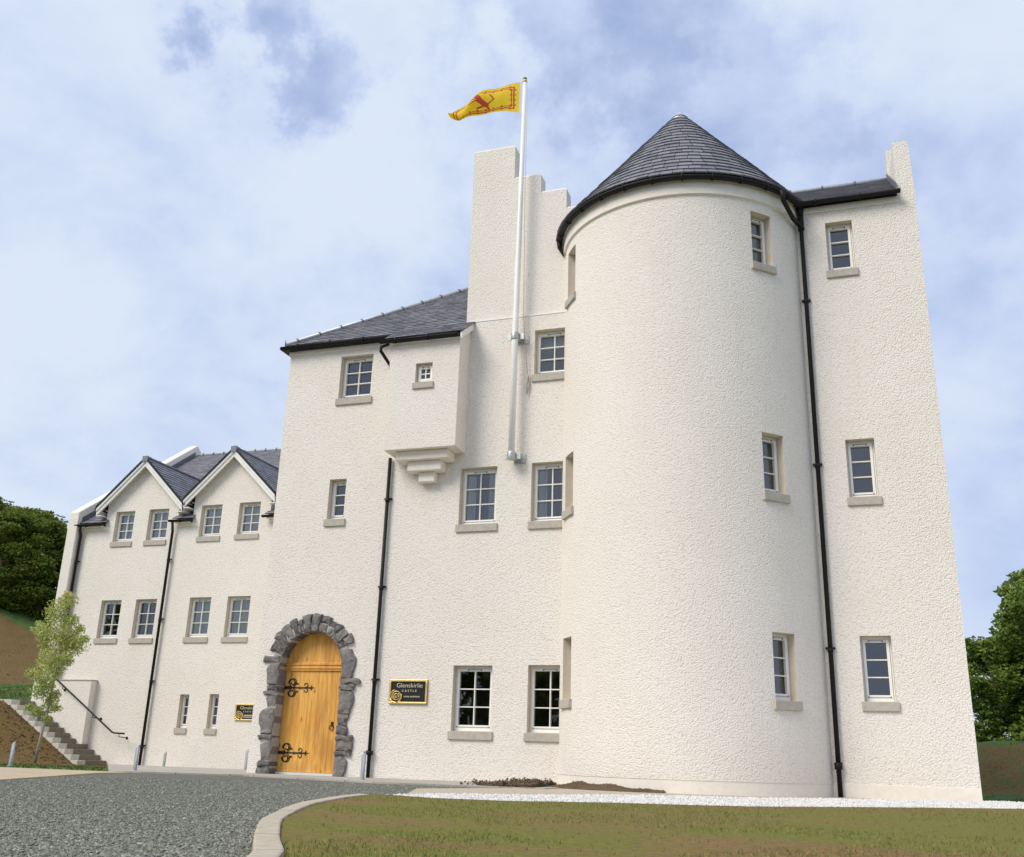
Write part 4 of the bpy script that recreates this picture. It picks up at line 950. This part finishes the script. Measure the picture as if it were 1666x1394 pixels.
b.tube([(PX+.27,19.93,8.25),(PX+.24,19.94,8.0),(PX+.26,19.94,7.75),(PX+.30,19.94,8.0),(PX+.28,19.93,8.22),(PX+.25,19.93,7.8)],.012,5); b.build('halyard','rope',fp)
def flag():
    x0=PX-.015; n1,n2=150,110; m=MB(); zt=[16.05,16.05,15.96,15.80,15.68,15.53]; zb=[15.13,15.29,15.28,15.29,15.33,15.46]; xx=[0,.42,1.02,1.45,1.68,1.955]
    red=lambda u,v:0
    grid=[]
    for i in range(n1+1):
        t=i/n1; X=t*1.955; top=np.interp(X,xx,zt); bot=np.interp(X,xx,zb); H=top-bot; k=min(1,t*1.6)
        row=[]
        for j in range(n2+1):
            v=j/n2; 
            # lower part hangs nearly flat, upper part rolls over towards the viewer
            e=k*.55; a=v**(1+e*.9); zz=bot+H*a
            yy=PYy-.05*t*math.sin(v*6+1+t*5)-.50*k*math.sin(math.pi*min(1,v*1.05))*(.2+.8*v)*(.6+.4*math.sin(4*t+1))+.10*math.sin(t*8.5)*t+.06*math.sin(t*15+v*3)*t
            row.append(m.vert((x0-X*1.0,yy,zz+.02*math.sin(t*11+v*4)*t*(1-v)*v*4)))
        grid.append(row)
    def mask(u_,v_):      # u: 0 hoist..1 fly, v 0 bottom..1 top ; heraldic double border with buds and a ramping beast
        if u_<.035: return 3
        U,Vv=u_,v_
        a=min((U-.035)/.9,(1-U)/.9*1.0)*1.9; b_=min(Vv,1-Vv); e=min(a,b_)
        if .12<e<.16 or .19<e<.22: return 1
        # buds across the border
        s=(U*9.5)%1 if b_<a else (Vv*6.)%1
        if .085<e<.255 and abs(s-.5)<.11: return 1 if not(.16<e<.18) else 0
        # beast in the middle
        px,pz=(U-.5)*1.9/1.35,(Vv-.5)/1.25
        def seg(ax,az,bx,bz,w):
            dx,dz=bx-ax,bz-az; t=max(0,min(1,((px-ax)*dx+(pz-az)*dz)/(dx*dx+dz*dz))); return math.hypot(px-ax-dx*t,pz-az-dz*t)<w
        if seg(.05,.02,-.05,-.10,.055) or seg(.05,.05,.10,.17,.045) or seg(.09,.08,.24,.12,.02) or seg(.09,.03,.25,.01,.02) or seg(-.04,-.1,.10,-.16,.022) or seg(-.07,-.12,-.10,-.24,.022) or seg(-.09,-.08,-.2,.02,.014) or seg(-.2,.02,-.13,.16,.014): return 1
        if math.hypot(px-.15,pz-.19)<.02: return 2
        return 0
    for i in range(n1):
        for j in range(n2): m.idx([grid[i][j],grid[i][j+1],grid[i+1][j+1],grid[i+1][j]],mask((i+.5)/n1,(j+.5)/n2),True)
    m.build('flag',['flag_yellow','flag_red','flag_blue','hoist_white'],label='yellow flag with red border and lion flying from the top of the flagpole',category='flag')
flag()
# ------------------------------------------------------------ signs
def text(s,size,loc,mat,parent,name='lettering',space=1.0,width=None,ext=.004,bold=0):
    cu=bpy.data.curves.new('t','FONT'); cu.body=s; cu.size=size; cu.space_character=space; cu.extrude=ext; cu.offset=bold; cu.align_x='LEFT'
    o=bpy.data.objects.new('t',cu); COL.objects.link(o); bpy.context.view_layer.update()
    me=bpy.data.meshes.new_from_object(o.evaluated_get(bpy.context.evaluated_depsgraph_get())); bpy.data.objects.remove(o)
    X=[v.co.x for v in me.vertices]; k=(width/(max(X)-min(X))) if width else 1; x0=min(X)
    for v in me.vertices: x,y,z=v.co; v.co=(loc[0]+(x-x0)*k,loc[1]-z,loc[2]+y)
    me.materials.clear(); me.materials.append(M[mat]); me.name=name; return link(name,me,parent)
def sign(x,y,z,w,h,label,second):
    s=thing('name_sign',label,'sign',(x+w/2,y,z),'gold framed castle name signs'); 
    m=MB(); m.box((x,y-.02,z),(x+w,y-.001,z+h)); m.build('board','sign_black',s)
    m=MB(); fw=.04
    for a,b_ in (((x,z),(x+w,z+fw)),((x,z+h-fw),(x+w,z+h)),((x,z+fw),(x+fw,z+h-fw)),((x+w-fw,z+fw),(x+w,z+h-fw))): m.box((a[0],y-.045,a[1]),(b_[0],y-.002,b_[1]))
    m.build('frame','gold',s,bevel=.006)
    yy=y-.026
    text('Glenskirlie',.135,(x+.175*w/.89,yy,z+.345*h/.51),'letter_gold',s,width=.60*w/.89,bold=-.0022)
    text('CASTLE',.062,(x+.30*w/.89,yy,z+.255*h/.51),'letter_gold',s,width=.34*w/.89,space=1.9,bold=0)
    if second: text('HOTEL RECEPTION',.040,(x+.355*w/.89,yy,z+.14*h/.51),'letter_gold',s,width=.36*w/.89)
    else:
        m=MB()
        for row,(a,b_) in enumerate(((.33,.72),(.28,.78))):
            xx=a
            while xx<b_: wd=R.uniform(.012,.03); m.box((x+xx,yy-.002,z+.15-row*.055),(x+xx+wd,yy+.004,z+.175-row*.055)); xx+=wd+.008
        m.build('lettering','letter_gold',s)
    m=MB(); cx,cz=x+.165,z+.155
    for r_,a0,a1,w_,ox,oz in ((.135,100,380,.013,0,0),(.105,-60,210,.012,.01,.0),(.082,120,400,.011,.0,.01),(.058,-20,250,.010,.005,.0),(.036,90,400,.009,0,.005),(.118,200,330,.010,.0,-.01)):
        m.tube([(cx+ox+p[0],yy-.012,cz+oz+p[1]) for p in arc(0,0,r_,a0,a1,20)],w_*.78,6)
    m.tube([(cx,yy-.006,cz),(cx,yy-.018,cz)],.016,8)
    m.tube([(x+.03,yy-.01,z+.13),(x+.07,yy-.01,z+.06),(x+.16,yy-.01,z+.02),(x+.22,yy-.01,z+.03)],.018,6)
    m.build('rose_emblem','gold',s)
sign(-9.44,FY,1.02,.88,.50,'gold framed black sign with rose emblem on the castle wall right of the wooden door',True)
sign(-18.47,WY,.86,.88,.50,'gold framed black sign partly hidden behind the castle corner left of the door',False)
# ------------------------------------------------------------ bollard lights
def bollard(loc,label,h=.52):
    o=thing('bollard_light',label,'bollard light',loc,'short slant topped bollard lights'); x,y,z=loc
    m=MB(); r_=.040; k=20; B=[];T=[]
    for j in range(k): a=2*math.pi*j/k; B.append(m.vert((x+r_*math.cos(a),y+r_*math.sin(a),z-.03))); T.append(m.vert((x+r_*math.cos(a),y+r_*math.sin(a),z+h-.05+.05*math.cos(a)*1.0)))
    for j in range(k): m.idx([B[j],B[(j+1)%k],T[(j+1)%k],T[j]],0,True)
    m.idx(T); m.build('post','brushed_alu',o)
    m=MB(); m.face([(x+r_*.8*math.cos(2*math.pi*j/k),y+r_*.8*math.sin(2*math.pi*j/k),z+h-.045+.04*math.cos(2*math.pi*j/k)) for j in range(k)]); m.build('lens','lens',o)
    m=MB(); m.tube([(x,y,z-.02),(x,y,z+.012)],.06,16); m.build('base_ring','brushed_alu',o)
bollard((-17.61,18.3,-.49),'grey bollard light at the far left end of the path')
bollard((-14.42,18.4,-.485),'grey bollard light standing just left of the long wing downpipe')
bollard((-20.2,27.1,-.645),'grey bollard light against the wing wall below the narrow slit windows')
bollard((-14.95,23.4,-.49),'grey bollard light below the wing sign, left of the arched door')
bollard((-8.97,18.05,-.482),'grey bollard light right of the arched door beside the black downpipe')
# ------------------------------------------------------------ trees
def leaf_cloud(clusters,n_per_m3,size,rs,flat=.0):
    V=[];Fs=[]; allp=[]
    for (c,r_,dens) in clusters:
        N=int(dens); p=rs.normal(size=(N,3)); p/=np.linalg.norm(p,axis=1)[:,None]; rad=rs.rand(N)**.5
        p=p*rad[:,None]*np.array(r_)+np.array(c); allp.append(p)
    P=np.concatenate(allp); N=len(P); a=rs.normal(size=(N,3)); a/=np.linalg.norm(a,axis=1)[:,None]; b_=rs.normal(size=(N,3)); b_-=a*(a*b_).sum(1)[:,None]; b_/=np.linalg.norm(b_,axis=1)[:,None]
    s=size*rs.uniform(.6,1.3,(N,1)); v=np.stack([P-a*s,P+b_*s*.55,P+a*s,P-b_*s*.55],1).reshape(-1,3); f_=np.arange(4*N).reshape(N,4)
    return v,f_
def leaf_mesh(name,mat,clusters,size,seed):
    rs=np.random.RandomState(seed); v,f_=leaf_cloud(clusters,0,size,rs); me=bpy.data.meshes.new(name); me.from_pydata(v.tolist(),[],f_.tolist()); me.materials.append(M[mat]); me.update(); return me
def on(x,y,X,Z): pass
# young tree in front of the steps
yt=thing('young_tree','slender young tree with yellow green leaves beside the stone steps','tree',(-21.68,23.4,-.5))
TY=23.4
tr=[(-21.68,-.52),(-21.62,.2),(-21.55,.75),(-21.5,1.6),(-21.45,2.6),(-21.5,3.5),(-21.58,4.2)]
m=MB(); m.tube([(x,TY,z) for x,z in tr],[.045,.038,.034,.028,.022,.014,.006],8)
cl=[(105,985,16),(97,1003,22),(120,1012,12),(88,1030,22),(112,1035,22),(50,1022,9),(60,1030,6),(95,1055,26),(122,1055,14),(150,1043,8),(140,1045,6),(65,1060,14),(70,1085,20),(100,1085,22),(118,1080,12),(58,1105,12),(90,1112,20),(75,1125,16),(98,1135,11),(80,1146,13),(46,1155,8),(95,1156,8),(62,1163,9),(74,1172,8),(110,970,8),(128,1030,9),(60,1045,8)]
# pixel offsets turned into metres on the tree's own plane (y = 23.4)
cr=[]
rs0=np.random.RandomState(3)
PXY=lambda px,py:(-21.68+ (px-60-( (1240-py)*.150))*.0156*1.12, -.5+(1240-py)*.01715)
for px_,py_,rd in cl:
    x,z=PXY(px_,py_); rr_=rd*.0175; yy=TY+rs0.uniform(-.35,.35)*min(1,rr_*2.5)
    for q in range(3):
        cr.append(((x+rs0.normal()*rr_*.3,yy+rs0.normal()*rr_*.35,z+rs0.normal()*rr_*.3),(rr_*.95,rr_*.95,rr_*.8),1500*rr_**1.6/1.2+14))
    # twig to the trunk
    zt=max(.8,z-.35); tx=np.interp(zt,[p[1] for p in tr],[p[0] for p in tr]); m.tube([(tx,TY,zt),((tx+x)/2,(TY+yy)/2,zt*.35+z*.65-.03),(x,yy,z)],[.011,.008,.003],5)
m.build('trunk','bark_pale',yt)
link('crown',leaf_mesh('crown','leaf_young',cr,.036,11),yt)
def big_tree(seed,mat,h,w,nl,leaf,low=.12,core=True):
    rs=np.random.RandomState(seed); m=MB(); pts=[(0,0,-.4)]; x=y=0
    for k in range(1,7): x+=rs.uniform(-.15,.15); y+=rs.uniform(-.15,.15); pts.append((x,y,h*.85*k/6))
    m.tube(pts,[h*.028*(1-.13*k) for k in range(7)],9)
    C=[]
    nb=34
    for k in range(nb):
        t=low+(1-low)*(k+.5)/nb; z=h*t; prof=math.sin(math.pi*min(1,(t-low*.5)**.75))**.6
        a=rs.uniform(0,6.28); rr_=w*prof*rs.uniform(.35,.95); px_,py_=rr_*math.cos(a),rr_*math.sin(a); s=w*rs.uniform(.24,.42)
        C.append(((px_,py_,z),(s,s,s*.72),0)); zt=z*.8; q=min(5,int(zt/(h*.85)*6)); m.tube([(pts[q][0],pts[q][1],zt),(px_*.6,py_*.6,z*.95),(px_,py_,z)],[h*.009,h*.005,h*.002],5)
    tot=sum(c[1][0]**2 for c in C); C2=[]
    for c,r_,_ in C:
        N=int(nl*r_[0]**2/tot); C2.append((c,r_,N*.55))
        for q in range(6):
            dd=rs.normal(size=3); dd/=np.linalg.norm(dd); C2.append((tuple(np.array(c)+dd*np.array(r_)*.85),tuple(np.array(r_)*.33),N*.075))
    return m,leaf_mesh('crown',mat,C2,leaf,seed+1)
protos={}
def place_tree(kind,loc,rot,sc,label,group):
    if kind not in protos:
        a=dict(dense=(21,'leaf_dark',8.5,3.0,24000,.13,.03),broad=(33,'leaf_mid',8.5,3.3,26000,.13,.06))[kind]
        mb_,me=big_tree(*a); r0=thing('tree',label,'tree',(0,0,0),group); t_=mb_.build('trunk','bark',r0); c_=link('crown',me,r0); protos[kind]=(t_.data,me); root=r0
        for ch in (t_,c_): ch.matrix_parent_inverse=Matrix.Identity(4)
    else:
        root=thing('tree',label,'tree',(0,0,0),group)
        for nm,me in zip(('trunk','crown'),protos[kind]): ch=link(nm,me); ch.parent=root
    root.location=loc; root.rotation_euler=(0,0,rot); root.scale=(sc[0],sc[0],sc[1])
LT=[(-1.075,50,1.0,.62,'leftmost dark tree in the wood above the earth bank'),(-1.035,47,.95,.66,'dark bushy tree second from the left above the earth bank'),(-1.0,50,1.0,.69,'dark rounded tree in the middle of the wood on the bank'),(-.965,49,.9,.68,'dark tree with domed crown near the wing corner on the bank'),(-1.06,56,1.1,.66,'tall tree rising behind the dark wood at the far left'),(-.985,57,1.1,.66,'tree behind the domed crowns of the wood on the bank'),(-.935,50,.95,.62,'dark tree half hidden behind the left corner of the wing')]
for i,(kx,y,s,sh,lb) in enumerate(LT):
    x=kx*y; place_tree('dense',(x,y,ground_z(x,y)[0]-.2),i*1.3,(s,sh),lb,'dense trees on the left bank')
RT=[(.185,46,1.0,.86,'large leafy tree at the right edge beyond the grass bank'),(.115,48,.8,.56,'lower dark green tree close behind the right corner of the castle'),(.158,52,.9,.74,'leafy tree standing behind the other two at the right edge'),(.21,50,1.1,1.05,'tall leafy tree just outside the right edge of the bank')]
for i,(kx,y,s,sh,lb) in enumerate(RT):
    x=kx*y; place_tree('broad',(x,y,ground_z(x,y)[0]-.5),i*1.9+.4,(s,sh),lb,'leafy trees on the right bank')
# woodland behind the photographer, seen only as reflections in the ground-floor panes
def woodland():
    rs=np.random.RandomState(8); C=[]
    for x in list(np.arange(-112,-72,3))+list(np.arange(-56,-12,3.2))+list(np.arange(9,70,3.2)):
        y=-34+rs.uniform(-5,5); h=rs.uniform(6,10) if x>-70 else rs.uniform(11,16)
        for k in range(7): C.append(((x+rs.uniform(-2,2),y+rs.uniform(-2,2),rs.uniform(0,h)),(2.2,2.2,1.6),160))
    me=leaf_mesh('woodland','leaf_dark',C,.5,4); link('woodland',me,kind='stuff',label='far line of dark trees facing the castle across the drive',category='woodland')
woodland()
